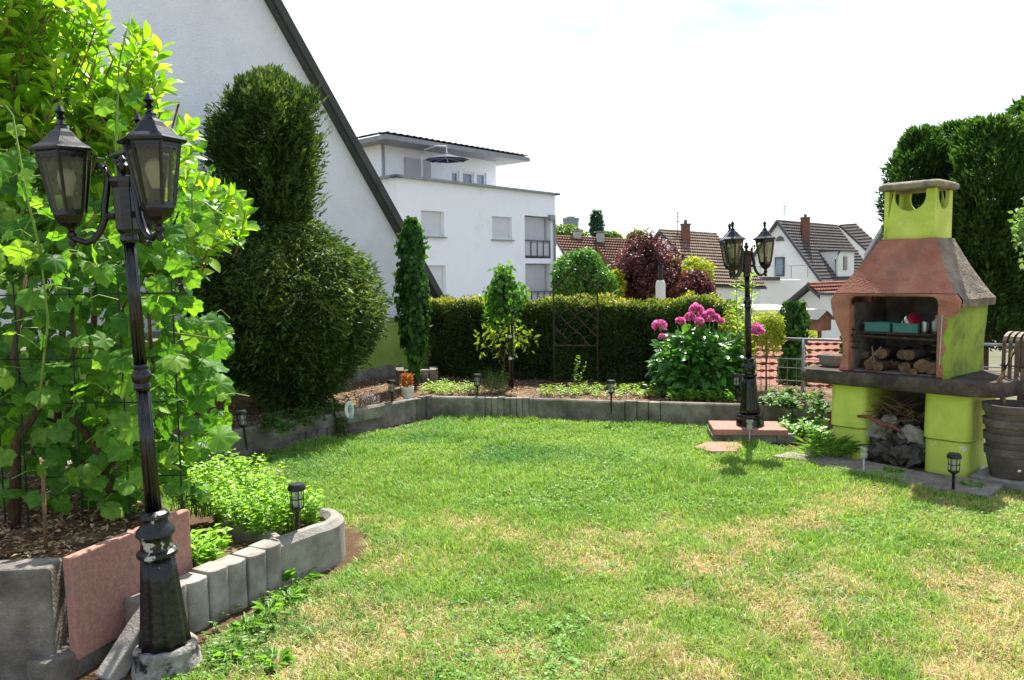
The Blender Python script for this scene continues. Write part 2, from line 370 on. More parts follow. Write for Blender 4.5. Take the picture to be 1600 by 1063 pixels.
def grass(n, seed, straw=False):
    r = np.random.default_rng(seed)
    # more blades where the lawn is close
    Y = 2.0+6.8*r.random(n*2)**1.25; X = -4.2+10.5*r.random(n*2)
    vis = np.abs(X) < Y*.70+.25
    k = inpoly(X, Y, LAWN) & vis
    if straw: k &= dryness(X, Y) > .25+.4*r.random(n*2)
    X, Y = X[k][:n], Y[k][:n]; n = len(X)
    d = dryness(X, Y); P3 = np.stack([X, Y, X*0], 1)
    lush = fbm(P3, 1.6, 21, 2); tuft = vnoise(P3, 9, 2)
    dead = (r.random(n) < d*.85+.06) | straw
    h = (.020+.028*r.random(n))*(1+.9*np.clip(lush-.45, 0, 1)*2)*(.65+.8*tuft)*np.where(dead, .8, 1)*(1+.25*np.clip((Y-6)/2, 0, 1))
    wd = (.0026+.0022*r.random(n))*(1+.22*np.clip(Y-3, 0, 6))
    a = r.random(n)*2*np.pi; ln = (.25+.9*r.random(n))*np.where(dead, 1.5, 1)
    if straw: h *= .8; ln = 2.2+2.2*r.random(n)
    dx, dy = np.cos(a), np.sin(a); sx, sy = -np.sin(a+.6*r.normal(size=n)), np.cos(a)
    z0 = und(X, Y)
    b = np.stack([X, Y, z0], 1); s = np.stack([sx, sy, 0*sx], 1)*wd[:, None]/2
    m = b+np.stack([dx*ln*h*.35, dy*ln*h*.35, h*.6], 1); tp = b+np.stack([dx*ln*h, dy*ln*h, h*np.maximum(1.05-.25*ln, .25)], 1)
    V = np.stack([b-s, b+s, m+s*.8, m-s*.8, tp], 1).reshape(-1, 3)
    i = np.arange(n)[:, None]*5
    F = np.concatenate([i+[0, 1, 2], i+[0, 2, 3], i+[3, 2, 4]], 1).reshape(-1, 3)
    g1, g2, g3 = (np.array(lin(c)) for c in ('588532', '7da442', 'a3bb60')); st1, st2 = np.array(lin('d3c09a')), np.array(lin('b59f78'))
    q = np.clip(.5*r.random(n)+.55*fbm(P3, 2.2, 40, 2)+.05, 0, 1)[:, None]
    cgreen = np.where(q < .5, g1+(g2-g1)*q*2, g2+(g3-g2)*(q-.5)*2)
    blue = (np.clip(fbm(P3, 1.2, 60, 2)-.55, 0, 1)*3)[:, None]; cgreen = cgreen*(1-blue)+np.array(lin('5d8f4a'))*blue
    cgreen = cgreen*(1-.35*d[:, None])+np.array(lin('9a9a48'))*.35*d[:, None]
    u = r.random(n)[:, None]; c = np.where(dead[:, None], st1*u+st2*(1-u), cgreen)*(.68+.62*r.random(n))[:, None]
    return V, F, np.concatenate([np.repeat(c, 5, 0), np.ones((n*5, 1))], 1)
V, F, c = grass(400000, 11)
tag(link_mesh('lawn_grass', np_mesh('lawn_grass', V, F, MT['blade'], {'col': c})), 'short lawn grass blades, green mixed with dry straw', 'grass', kind='stuff')

V, F, c = grass(22000, 29, True)
tag(link_mesh('dry_stalks', np_mesh('dry_stalks', V, F, MT['blade'], {'col': c})), 'matted dry straw stalks lying in the bare patches of lawn', 'straw', kind='stuff')

def clover(n, seed):
    """little flat three-leaf weeds between the grass"""
    r = np.random.default_rng(seed); Y = 2.4+6.2*r.random(n*4)**1.1; X = -3+8.5*r.random(n*4)
    P = np.stack([X, Y, X*0], 1); p = fbm(P, 1.3, 77, 3)+np.where(Y > 6.9, .1, 0)+np.where((Y > 7.1) & (X > .8), .12, 0)
    k = inpoly(X, Y, LAWN) & (p > .50+.22*r.random(n*4)) & (np.abs(X) < Y*.7+.2); X, Y = X[k][:n], Y[k][:n]; n = len(X)
    h = .012+.024*r.random(n); sz = .009+.009*r.random(n); a0 = r.random(n)*6.28; VV = []; CC = []
    base = np.stack([X, Y, h+und(X, Y)], 1); cc = np.array([lin(v) for v in ('4a7a20', '628f2b', '76a23a')])[r.integers(0, 3, n)]
    for j in range(3):
        a = a0+j*2.09; d = np.stack([np.cos(a), np.sin(a), .15*r.normal(size=n)+.1], 1); s = np.stack([-np.sin(a), np.cos(a), .2*r.normal(size=n)], 1)
        q = sz[:, None]; VV.append(np.stack([base, base+d*q*.7+s*q*.45, base+d*q*1.1, base+d*q*.7-s*q*.45], 1)); CC.append(np.repeat(cc[:, None], 4, 1))
    V = np.concatenate(VV).reshape(-1, 3); C = np.concatenate(CC).reshape(-1, 3)
    F = (np.arange(len(V)//4)[:, None]*4+[0, 1, 2, 3])
    return V, F, np.concatenate([C, np.ones((len(C), 1))], 1)
def rosettes(n, seed):
    """pale broad-leaved weeds lying flat in the lawn"""
    r = np.random.default_rng(seed); Y = 2.6+5.2*r.random(n*3)**1.2; X = -2.5+7.5*r.random(n*3); k = inpoly(X, Y, LAWN) & (np.abs(X) < Y*.7+.2) & (fbm(np.stack([X, Y, X*0], 1), 1.1, 91, 2) > .42); X, Y = X[k][:n], Y[k][:n]; n = len(X)
    base = np.stack([X, Y, .012+und(X, Y)], 1); VV = []; CC = []; a0 = r.random(n)*6.28; cc = np.array([lin(v) for v in ('5a8a3c', '709c4a', '86ac62')])[r.integers(0, 3, n)]
    for j in range(7):
        a = a0+j*.9+.3*r.normal(size=n); q = ((.014+.02*r.random(n))*(1.2 if j < 4 else .8))[:, None]; d = np.stack([np.cos(a), np.sin(a), .25+.5*r.random(n)], 1); s = np.stack([-np.sin(a), np.cos(a), .25*r.normal(size=n)], 1)
        VV.append(np.stack([base, base+d*q*.6+s*q*.25, base+d*q-np.array([0, 0, .004]), base+d*q*.6-s*q*.25], 1)); CC.append(np.repeat(cc[:, None], 4, 1))
    V = np.concatenate(VV).reshape(-1, 3); C = np.concatenate(CC).reshape(-1, 3)
    return V, np.arange(len(V)//4)[:, None]*4+[0, 1, 2, 3], np.concatenate([C, np.ones((len(C), 1))], 1)
V, F, c = rosettes(520, 3)
tag(link_mesh('lawn_weeds', np_mesh('lawn_weeds', V, F, MT['blade'], {'col': c})), 'pale flat-leaved weeds dotted through the lawn', 'weeds', kind='stuff')
V, F, c = clover(15000, 5)
tag(link_mesh('clover', np_mesh('clover', V, F, MT['blade'], {'col': c})), 'small clover leaves spread through the lawn', 'clover', kind='stuff')

# raised beds: soil surface
BACKBED = [(-.98, 8.76), (1.1, 8.2), (3.12, 7.68), (4.3, 7.9), (4.5, 8.6), (3.2, 9.5), (2.85, 10.3), (-1.0, 12.5), (-6, 12.5), (-9, 8), (-9, 3.5), (-4.4, 4.4), (-2.72, 6.6)]
VINEBED = [(-3.6, 2.95), (-1.86, 2.98), (-1.66, 3.55), (-1.95, 4.1), (-2.3, 5.0), (-5, 5.0), (-5, 2.95)]
HERBBED = [(-1.66, 3.3), (-1.27, 3.82), (-1.06, 4.1), (-1.1, 4.55), (-1.7, 4.95), (-1.95, 4.95), (-1.6, 4.3), (-1.6, 3.6)]
def bedsheet(name, poly, z, label, step=.12, amp=.05):
    xs = [p[0] for p in poly]; ys = [p[1] for p in poly]
    bm = bmesh.new(); vs_ = [bm.verts.new((x, y, z)) for x, y in poly]; bm.faces.new(vs_)
    lo = [bm.verts.new((x, y, -.05)) for x, y in poly]
    for i in range(len(poly)): j = (i+1) % len(poly); bm.faces.new((vs_[i], lo[i], lo[j], vs_[j]))
    me = bpy.data.meshes.new(name); bm.to_mesh(me); bm.free(); me.materials.append(MT['soil'])
    o = link_mesh(name, me); return tag(o, label, 'soil', kind='structure')
bedsheet('flower_bed', BACKBED, .19, 'brown soil of the raised flower bed along hedge and house')
bedsheet('vine_bed', VINEBED, .37, 'brown soil of the raised bed under the grape vine')
bedsheet('herb_bed', HERBBED, .17, 'brown soil of the small herb bed behind the rounded edging')

def chips(name, poly, z, n, size, label, cols=('5b4230', '8a6a4c', 'a98c6c', 'c4ad8e')):
    xs = np.array([p[0] for p in poly]); ys = np.array([p[1] for p in poly])
    X = xs.min()+rng.random(n*5)*np.ptp(xs); Y = ys.min()+rng.random(n*5)*np.ptp(ys)
    k = inpoly(X, Y, poly) & (np.abs(X) < Y*.7+.3); X, Y = X[k][:n], Y[k][:n]; n = len(X)
    P = np.stack([X, Y, z+.004+.02*rng.random(n)], 1); D = np.stack([rng.normal(size=n), rng.normal(size=n), .25*rng.normal(size=n)], 1)
    N = np.stack([.4*rng.normal(size=n), .4*rng.normal(size=n), np.ones(n)], 1)
    me = leaves_mesh(name, P, D, N, size*(.5+rng.random(n)), size*(.25+.4*rng.random(n)), leafmat(name, list(cols), 0.02, rough=.9, spec=.1), fold=.25)
    return tag(link_mesh(name, me), label, 'mulch', kind='stuff')
chips('bark_mulch', BACKBED, .19, 16000, .035, 'bark chips and dead leaves covering the back bed')
chips('dry_litter', VINEBED, .37, 3500, .035, 'dry leaf litter under the grape vine')

# ------------------------------------------------------------------ concrete bed edging
def stone_mesh(w, h, t, kind, seed=0):
    mb = MB()
    if kind == 'plain':
        n = 10; top = []
        # long stone with a rounded top edge
        prof = [(-t/2, 0), (-t/2, h-.02), (-t/2+.012, h-.004), (-t/2+.03, h), (t/2-.03, h), (t/2-.012, h-.004), (t/2, h-.02), (t/2, 0)]
        fr = Matrix(((0, 0, 1, 0), (1, 0, 0, 0), (0, 1, 0, 0), (0, 0, 0, 1)))
        mb.prism(prof, -w/2+.003, w/2-.003, fr)
    else:
        # palisade stone: bulging front, hollow sides
        P = []
        for k in range(13):
            a = math.pi*(k/12); P.append((-math.cos(a)*(w/2-.0015), -t*.30-math.sin(a)**.8*w*.22))
        P += [(w/2-.0015, t/2), (-w/2+.0015, t/2)]
        mb.prism(P, 0, h)
    me = mb.mesh('stone'); return me
def edging(name, label, p0, p1, h, t, spec, mat, base=-.1, group='concrete bed edgings', jit=.006, bev=.006):
    """a row of edging stones from p0 to p1; spec = [(kind, width)], widths scaled to fit"""
    p0, p1 = Vector((*p0[:2], 0)), Vector((*p1[:2], 0)); d = p1-p0; ln = d.length; d.normalize(); tot = sum(s[1] for s in spec); k = ln/tot
    root = empty(name, p0, math.atan2(d.y, d.x), label, 'edging', group); x = 0; cache = {}
    for kind, w in spec:
        w *= k; key = (kind, round(w, 3))
        if key not in cache:
            cache[key] = stone_mesh(w, h-base, t, kind); cache[key].materials.append(mat)
        nm = 'edging_stone' if kind == 'plain' else 'palisade_stone'
        o = link_mesh(nm, cache[key], root, (x+w/2, random.uniform(-jit, jit), base+random.uniform(-jit, jit)*1.5), (random.uniform(-.015, .015), random.uniform(-.01, .01), random.uniform(-.02, .02)))
        md = o.modifiers.new('bv', 'BEVEL'); md.width = bev; md.segments = 2; md.limit_method = 'ANGLE'; md.angle_limit = R_(40)
        x += w
    return root
PL, PA = 'plain', 'pal'
corner = on_ground(672, 651); wr = on_ground(1172, 668); wl = on_ground(311, 726)
edging('bed_edging', 'grey concrete edging along the back of the lawn in front of hedge', corner, wr, .245, .07,
       [(PL, .70)]+[(PA, .075)]*7+[(PL, 1.1)]+[(PA, .13)]*3+[(PL, .95)], MT['concrete'])
edging('bed_edging', 'grey concrete edging on the lawn side of the clipped yew', wl, corner, .24, .07,
       [(PL, 1.0)]+[(PA, .12)]*4+[(PL, .75)]+[(PA, .075)]*5, MT['concrete'])
edging('bed_edging', 'dark concrete edging overgrown with ivy left of barbecue', wr+Vector((.02, .02, 0)), on_ground(1292, 676), .26, .08, [(PL, .45), (PL, .35)], MT['concrete'])
e2 = wl+(wl-corner).normalized()*1.9
edging('bed_edging', 'shaded concrete edging seen beneath the vine leaves', e2, wl, .24, .07, [(PL, .9), (PL, .9), (PA, .11)], MT['concrete'])
e3a, e3b = on_ground(330, 688, .19), on_ground(600, 640, .19)
edging('bed_edging', 'low inner concrete edging half hidden under the yew', e3a, e3b, .25, .05, [(PL, 1)]*3, MT['concrete'], base=.12)
# wavy stones at the foot of the house
def wavy(p, q, hs, label):
    p, q = Vector((*p[:2], 0)), Vector((*q[:2], 0)); d = q-p; ln = d.length; root = empty('wavy_edging', (p.x, p.y, .15), math.atan2(d.y, d.x), label, 'edging', 'concrete bed edgings')
    w = ln/hs
    P = [(0, 0)]+[(w*i/10, .16+.05*math.sin(math.pi*i/10)) for i in range(11)]+[(w, 0)]
    mb = MB(); mb.prism(P, -.03, .03, Matrix(((1, 0, 0, 0), (0, 0, 1, 0), (0, 1, 0, 0), (0, 0, 0, 1)))); me = mb.mesh('edging_stone', MT['concrete_pale'])
    for i in range(hs): link_mesh('edging_stone', me, root, (w*i, random.uniform(-.01, .01), random.uniform(-.01, .01)))
wavy(on_ground(540, 603, .17), on_ground(640, 586, .17), 4, 'wavy-topped concrete edging at foot of green house wall')

# stone planter block under the ivy column
pb = on_ground(652, 601, .19)
mb_root = empty('palisade_planter', (pb.x, pb.y, .17), R_(8), 'small square planter of upright concrete palisades under ivy column', 'planter')
for i in range(5):
    link_mesh('palisade_stone', stone_mesh(.095, .21, .1, PA), mb_root, (-.2+i*.1, 0, 0)).data.materials.append(MT['concrete'])
for sx in (-.22, .22):
    for i in range(3):
        link_mesh('palisade_stone', stone_mesh(.1, .21, .1, PA), mb_root, (sx, .1+i*.1, 0), (0, 0, math.copysign(math.pi/2, sx))).data.materials.append(MT['concrete'])
MB().box((0, .17, .09), (.4, .3, .18)).build('earth', MT['soil'], mb_root)

# ---- front bed: concrete wall, red slab, rounded palisades, curved corner stone
cw0, cw1 = Vector((-3.7, 2.72, 0)), Vector((-1.80, 2.93, 0))
o = empty('concrete_wall', (0, 0, 0), 0, 'low grey concrete wall at the corner of vine bed', 'wall')
mid = (cw0+cw1)/2; ang = math.atan2(cw1.y-cw0.y, cw1.x-cw0.x)
MB().box((mid.x, mid.y+.06, .15), ((cw1-cw0).length, .13, .62), (0, 0, ang)).build('wall_body', MT['concrete'], o, bevel=.012)
MB().box((-1.735, 3.16, .03), (.13, .62, .17), (0, 0, R_(-16))).build('footing', MT['concrete'], o, bevel=.012)
s0, s1 = Vector((-1.735, 2.95, 0)), Vector((-1.535, 3.58, 0)); sl = (s1-s0); sa = math.atan2(sl.y, sl.x)
o = MB().box((0, 0, 0), (sl.length, .045, .41)).build('paving_slab', MT['red_slab'], None, bevel=.006)
o.location = ((s0.x+s1.x)/2, (s0.y+s1.y)/2, .285); o.rotation_euler = (R_(-1.5), 0, sa)
tag(o, 'reddish paving slab stood on edge behind the near lamp post', 'slab')
edging('palisade_edging', 'row of rounded concrete palisades beside the near lamp post', (-1.585, 3.14), (-1.215, 3.86), .235, .13, [(PA, .12)]*7, MT['concrete_pale'], base=-.08, jit=.004, bev=.005)
# curved corner stone: rounded band swept round the corner
cs_root = empty('curved_edging', (0, 0, 0), 0, 'pale curved concrete edging rounding the corner of the herb bed', 'edging')
def swept(path, w, h0, h1):
    mb = MB(); P = [Vector(p) for p in path]; ring = []
    for i, p in enumerate(P):
        t = (P[min(i+1, len(P)-1)]-P[max(i-1, 0)]).normalized(); nn = Vector((t.y, -t.x, 0))
        ring.append([p+nn*(w/2)+Vector((0, 0, h0)), p+nn*(w/2)+Vector((0, 0, h1-.03)), p+nn*(w/2-.03)+Vector((0, 0, h1)), p-nn*(w/2-.03)+Vector((0, 0, h1)), p-nn*(w/2)+Vector((0, 0, h1-.03)), p-nn*(w/2)+Vector((0, 0, h0))])
    V = [v for r in ring for v in r]; F = []
    for i in range(len(P)-1):
        for k in range(5): a = i*6+k; F.append((a, a+1, a+7, a+6))
    F += [tuple(range(6)), tuple(range((len(P)-1)*6+5, (len(P)-1)*6-1, -1))]
    return mb.add(V, F)
ctr = Vector((-1.12, 4.22, 0))
pth = [(-1.215, 3.86, 0), (-1.15, 3.95, 0)]+[(ctr.x+.125*math.cos(a), ctr.y+.16*math.sin(a), 0) for a in np.linspace(-1.1, 1.6, 9)]+[(-1.3, 4.48, 0)]
swept(pth, .1, -.08, .245).build('curved_stone', MT['concrete_pale'], cs_root, smooth=True)
swept([(-1.22, 3.93, 0), (-1.32, 4.06, 0), (-1.46, 4.12, 0), (-1.62, 4.3, 0)], .09, 0, .235).build('curved_stone', MT['concrete_pale'], cs_root, smooth=True)
# the loose concrete bar leaning by the lamp
a_, b_ = Vector((-1.60, 2.93, .0)), Vector((-1.47, 3.20, .27)); dd = b_-a_
o = MB().box((0, 0, 0), (.085, dd.length, .075)).build('concrete_bar', MT['concrete_pale'], None, bevel=.008)
o.location = (a_+b_)/2; o.rotation_mode = 'QUATERNION'; o.rotation_quaternion = dd.to_track_quat('Y', 'Z')
tag(o, 'loose concrete bar leaning against the edging beside lamp base', 'bar')

# paving in front of the barbecue
def flat_stone(name, pts, z, label, mat, cat='paving', group=None, t=.05):
    c = sum((Vector((*p[:2], 0)) for p in pts), Vector())/len(pts)
    mb = MB(); mb.prism([(p[0]-c.x, p[1]-c.y) for p in pts], -t, 0); o = mb.build(name, mat, None, bevel=.008); o.location = (c.x, c.y, z); return tag(o, label, cat, group)
pv = [on_ground(x, y, .03) for x, y in ((1208, 713), (1245, 705), (1300, 716), (1292, 727))]
MT['pavestone'] = pmat('paving_stone', ['6f6860', '8a827a', '9b938a'], 9, rough=.9, bump=.4, bscale=80, stain=[('7b6a60', 3, .5, .7)], objrand=.1)
path = empty('paving_strip', (0, 0, 0), 0, 'strip of grey paving slabs in front of the barbecue', 'paving')
fl = [(1205, 713), (1262, 720), (1330, 735), (1400, 750), (1470, 764), (1545, 776)]
bl = [(1243, 704), (1300, 712), (1362, 722), (1430, 735), (1495, 745), (1570, 756)]
for i in range(5):
    q = [on_ground(*p, .028) for p in (fl[i], fl[i+1], bl[i+1], bl[i])]; c = sum(q, Vector())/4
    mb = MB(); mb.prism([((p.x-c.x)*.985, (p.y-c.y)*.985) for p in q], -.05, 0); mb.build('paving_slab', MT['pavestone'], path, bevel=.006, loc=(c.x, c.y, .03+random.uniform(-.004, .004)))
flat_stone('stepping_stone', [on_ground(x, y, .035) for x, y in ((1083, 698), (1105, 690), (1150, 689), (1163, 697), (1150, 705), (1112, 705))], .035, 'flat reddish stepping stone at lawn edge before far lamp', MT['red_slab'], 'stone')
# ------------------------------------------------------------------ buildings
MT['gable_render'] = pmat('gable_render', ['e4e5ea', 'ecedf1', 'f1f1f5'], 3, rough=.9, bump=.5, bscale=45, stain=[('d6d7dd', .8, .5, .8)])
MT['white_render'] = pmat('white_render', ['eeeff4', 'f3f4f8'], 1.5, rough=.9, bump=.15, bscale=30, stain=[('d6d6dc', .55, .58, .85), ('b9b9c0', 1.4, .68, .85)], stretch=(1, 1, .5))
MT['white_render2'] = pmat('white_render_old', ['e2e1de', 'eae9e6'], .8, rough=.9, bump=.1, stain=[('c5c2bb', .5, .55, .8)])
MT['green_wall'] = pmat('green_wall_paint', ['8fae52', '9dba5c', 'a8c468'], 2.5, rough=.85, bump=.3, bscale=50, stain=[('7f9a50', 2, .5, .75)])
MT['barge'] = pmat('barge_board', ['3f403d', '4e4f4b'], 4, rough=.7, bump=.15, stretch=(1, 1, 1))
MT['soffit'] = pmat('soffit_wood', ['6a4a38', '8a6550'], 6, rough=.8, bump=.2)
MT['shutter'] = pmat('roller_shutter', ['d9dade', 'e2e3e6'], 2, rough=.6, bump=.0)
MT['grey_blind'] = pmat('grey_blind', ['b3b3b9', 'bebec4'], 3, rough=.8, bump=.05)
MT['grey_trim'] = pmat('zinc_trim', ['7d8082', '93969a'], 3, rough=.5, bump=.05, spec=.4)
MT['dark_trim'] = pmat('dark_trim', ['45474a', '5a5c60'], 3, rough=.6, bump=.05)
MT['pane'] = pmat('window_pane', ['5b6f86', '7d92a8'], .6, rough=.08, bump=0, spec=.8)
MT['dark_pane'] = pmat('dark_pane', ['2f3338', '474d55'], .6, rough=.1, bump=0, spec=.7)
MT['frame_white'] = pmat('window_frame', ['dddddd', 'e9e9e9'], 2, rough=.5, bump=0)
def tilemat(name, cols): return pmat(name, cols, 3.2, rough=.85, bump=.25, bscale=9, detail=8, objrand=.1)
MT['tile_red'] = tilemat('tile_red', ['5e453d', '75584d', '876a5e'])
MT['tile_brown'] = tilemat('tile_brown', ['6a5a4f', '80705f', '94857a'])
MT['tile_grey'] = tilemat('tile_grey', ['4c4845', '625c57', '77706a'])
MT['tile_orange'] = tilemat('tile_orange', ['70463a', '865646', '986a58'])
MT['brick_red'] = pmat('chimney_brick', ['6b463b', '7f5a4d'], 4, rough=.9, bump=.3, bscale=12)

def facade(O, e, w, z0, z1, holes, depth=.18):
    """wall face through O along e with real openings; holes [(u0,u1,z0,z1)]; reveals go inwards"""
    O = Vector((O[0], O[1], 0)); e = Vector((e[0], e[1], 0)); n = Vector((-e.y, e.x, 0))   # n points away from the viewer
    us = sorted({0, w, *[h[0] for h in holes], *[h[1] for h in holes]}); zs = sorted({z0, z1, *[h[2] for h in holes], *[h[3] for h in holes]})
    P = lambda u, z, d=0: O+e*u+n*d+Vector((0, 0, z)); mb = MB()
    for i in range(len(us)-1):
        for j in range(len(zs)-1):
            uc, zc = (us[i]+us[i+1])/2, (zs[j]+zs[j+1])/2
            if any(h[0] < uc < h[1] and h[2] < zc < h[3] for h in holes): continue
            mb.quad(P(us[i], zs[j]), P(us[i+1], zs[j]), P(us[i+1], zs[j+1]), P(us[i], zs[j+1]))
    for a, b, c, d in holes:
        for q in ((P(a, c), P(a, d), P(a, d, depth), P(a, c, depth)), (P(b, c), P(b, d), P(b, d, depth), P(b, c, depth)),
                  (P(a, c), P(b, c), P(b, c, depth), P(a, c, depth)), (P(a, d), P(b, d), P(b, d, depth), P(a, d, depth))): mb.quad(*q)
    return mb, P, n
def tiled(A, B, C, D, nc, ncol, amp=.03, step=.05):
    """roof slope A-B at the eave, D-C at the ridge: overlapping courses with a wavy tile profile"""
    A, B, C, D = map(Vector, (A, B, C, D)); nrm = (B-A).cross(D-A).normalized()
    if nrm.z < 0: nrm = -nrm
    V = []; F = []; m = ncol*3
    for j in range(nc):
        for s, lift in ((j/nc, step), (min(1, (j+1.15)/nc), 0.0)):
            a, b = A.lerp(D, s), B.lerp(C, s)
            for k in range(m+1): V.append(a.lerp(b, k/m)+nrm*(lift+amp*(1 if k % 3 == 1 else 0)))
        r = j*2*(m+1)
        for k in range(m): F.append((r+k, r+k+1, r+m+2+k, r+m+1+k))
        if j:   # riser
            pr = (j-1)*2*(m+1)+(m+1)
            for k in range(m): F.append((r+k, r+k+1, pr+k+1, pr+k))
    return MB().add(V, F)

# ---- big gable at the left
ue = Vector((.68, .733, 0)); ui = Vector((-.733, .68, 0))
eave = at_depth(676, 470, 11.6)
gh = empty('gable_house', (eave.x, eave.y, LOW), 0, 'large pale grey rendered gable end with steep dark roof edge', 'house')
def gp(s, z, d=0.0): return Vector((eave.x, eave.y, 0))-ue*s+ui*d+Vector((0, 0, z))-Vector(gh.location)
gu, gz = on_wall(412, 0, (eave.x, eave.y, 0), (ue.x, ue.y)); slope = (gz-eave.z)/(-gu); AP = 7.2
zt = lambda s: eave.z+slope*s
zl = .93                                                                       # ledge above the painted plinth
mb = MB(); mb.add([gp(-.08, zl, .0), gp(-.08, zt(-.08)), gp(AP, zt(AP)), gp(2*AP, eave.z), gp(2*AP, zl)], [(0, 1, 2, 3, 4)])
mb.add([gp(-.08, zl), gp(-.08, zt(0)), gp(-.08, zt(0), 8), gp(-.08, zl, 8)], [(0, 1, 2, 3)])
mb.build('wall', MT['gable_render'], gh)
mb = MB(); f0 = -.14
mb.add([gp(-.5, LOW, f0), gp(-.5, zl-.02, f0), gp(2*AP, zl-.02, f0), gp(2*AP, LOW, f0)], [(0, 1, 2, 3)])
mb.add([gp(-.5, LOW, f0), gp(-.5, zl-.02, f0), gp(-.5, zl-.02, 8), gp(-.5, LOW, 8)], [(0, 1, 2, 3)]); mb.build('painted_plinth', MT['green_wall'], gh)
mb = MB(); mb.slab(gp(-.55, zl+.03, f0-.04), gp(2*AP, zl+.03, f0-.04), gp(2*AP, zl+.03, .1), gp(-.55, zl+.03, .1), .05); mb.build('ledge', MT['grey_trim'], gh)
def roofpiece(name, d0, d1, t0, t1, mat, s0=-.16, s1=AP):
    mb = MB(); A = [gp(s, zt(s)+t, d) for d in (d0, d1) for s, t in ((s0, t0), (s0, t1), (s1, t1), (s1, t0))]
    mb.add(A, [(0, 1, 2, 3), (7, 6, 5, 4), (0, 4, 5, 1), (1, 5, 6, 2), (2, 6, 7, 3), (3, 7, 4, 0)]); return mb.build(name, mat, gh)
roofpiece('barge_board', -.16, -.12, .03, .20, MT['barge'])
roofpiece('roof', -.12, 8, .06, .215, MT['barge'])
roofpiece('soffit', -.12, 0.0, -.0, .055, MT['barge'], s0=-.15)

# ---- white flat-roofed apartment block
c0 = at_depth(619, 277, 40)
_d2 = [(abs(at_depth(867, 305, Y).z-c0.z), Y) for Y in np.arange(40, 60, .05)]; c1 = at_depth(867, 305, min(_d2)[1])
e = (c1-c0); e.z = 0; W = e.length; e.normalize(); ZP = c0.z
wb = empty('apartment_block', (0, 0, 0), 0, 'white flat-roofed apartment block with terrace penthouse and closed shutters', 'building')
Oc = (c0.x, c0.y, 0)
def rect(x0, x1, y0, y1):
    a = on_wall((x0+x1)/2, y0, Oc, e)[1]; b = on_wall((x0+x1)/2, y1, Oc, e)[1]
    ym = (y0+y1)/2; return (on_wall(x0, ym, Oc, e)[0], on_wall(x1, ym, Oc, e)[0], b, a)
wins = [rect(658, 694, 330, 370), rect(769, 800, 339, 375), rect(668, 697, 415, 461), rect(771, 801, 418, 463)]
logg = [rect(820, 861, 338, 404), rect(821, 862, 412, 480)]
mb, P, nn = facade(Oc, e, W, LOW, ZP, wins+logg, .22); mb.build('wall', MT['white_render'], wb)
left = MB(); pl = lambda d, z: Vector((c0.x, c0.y, 0))+nn*d+Vector((0, 0, z))
left.quad(pl(0, LOW), pl(0, ZP), pl(12, ZP), pl(12, LOW)); rgt = Vector(e)*W
left.quad(pl(0, LOW)+rgt, pl(0, ZP)+rgt, pl(12, ZP)+rgt, pl(12, LOW)+rgt)
left.quad(pl(12, LOW), pl(12, ZP), pl(12, ZP)+rgt, pl(12, LOW)+rgt); left.quad(pl(0, ZP-.9), pl(12, ZP-.9), pl(12, ZP-.9)+rgt, pl(0, ZP-.9)+rgt)
left.build('side_wall', MT['white_render'], wb)
cp = MB(); E3 = Vector(e)
for a, b in ((pl(0, ZP), pl(0, ZP)+rgt), (pl(0, ZP), pl(12, ZP)), (pl(0, ZP)+rgt, pl(12, ZP)+rgt)):
    d = (b-a).normalized(); cp.box((a+b)/2+Vector((0, 0, .05)), ((b-a).length+.5, .5, .12), (0, 0, math.atan2(d.y, d.x)))
cp.build('parapet_coping', MT['grey_trim'], wb)
for a, b, c, d in wins:
    w_ = empty('window', (0, 0, 0)); w_.parent = wb
    fm = MB(); t = .1
    for u0, u1, z0, z1 in ((a, a+t, c, d), (b-t, b, c, d), (a+t, b-t, c, c+t)):
        fm.add([P(u0, z0, .1), P(u1, z0, .1), P(u1, z1, .1), P(u0, z1, .1), P(u0, z0, .2), P(u1, z0, .2), P(u1, z1, .2), P(u0, z1, .2)], [(0, 1, 2, 3), (0, 4, 5, 1), (1, 5, 6, 2), (2, 6, 7, 3), (3, 7, 4, 0)])
    fm.build('frame', MT['frame_white'], w_)
    sm = MB(); nsl = 22; hh = (d-c)/nsl
    for i in range(nsl):
        z = c+t+(d-c-t)*i/nsl; zz = c+t+(d-c-t)*(i+.92)/nsl; zm = (z+zz)/2
        sm.add([P(a+t, z, .17), P(b-t, z, .17), P(b-t, zm, .15), P(a+t, zm, .15), P(b-t, zz, .17), P(a+t, zz, .17)], [(0, 1, 2, 3), (3, 2, 4, 5)])
    sm.quad(P(a, c, .19), P(b, c, .19), P(b, d, .19), P(a, d, .19)); sm.build('roller_shutter', MT['shutter'], w_)
    s_ = MB(); mc = P((a+b)/2, c-.03, -.02); s_.box(mc, (b-a+.2, .26, .06), (0, 0, math.atan2(e.y, e.x))); s_.build('sill', MT['grey_trim'], w_)
ang = math.atan2(e.y, e.x)
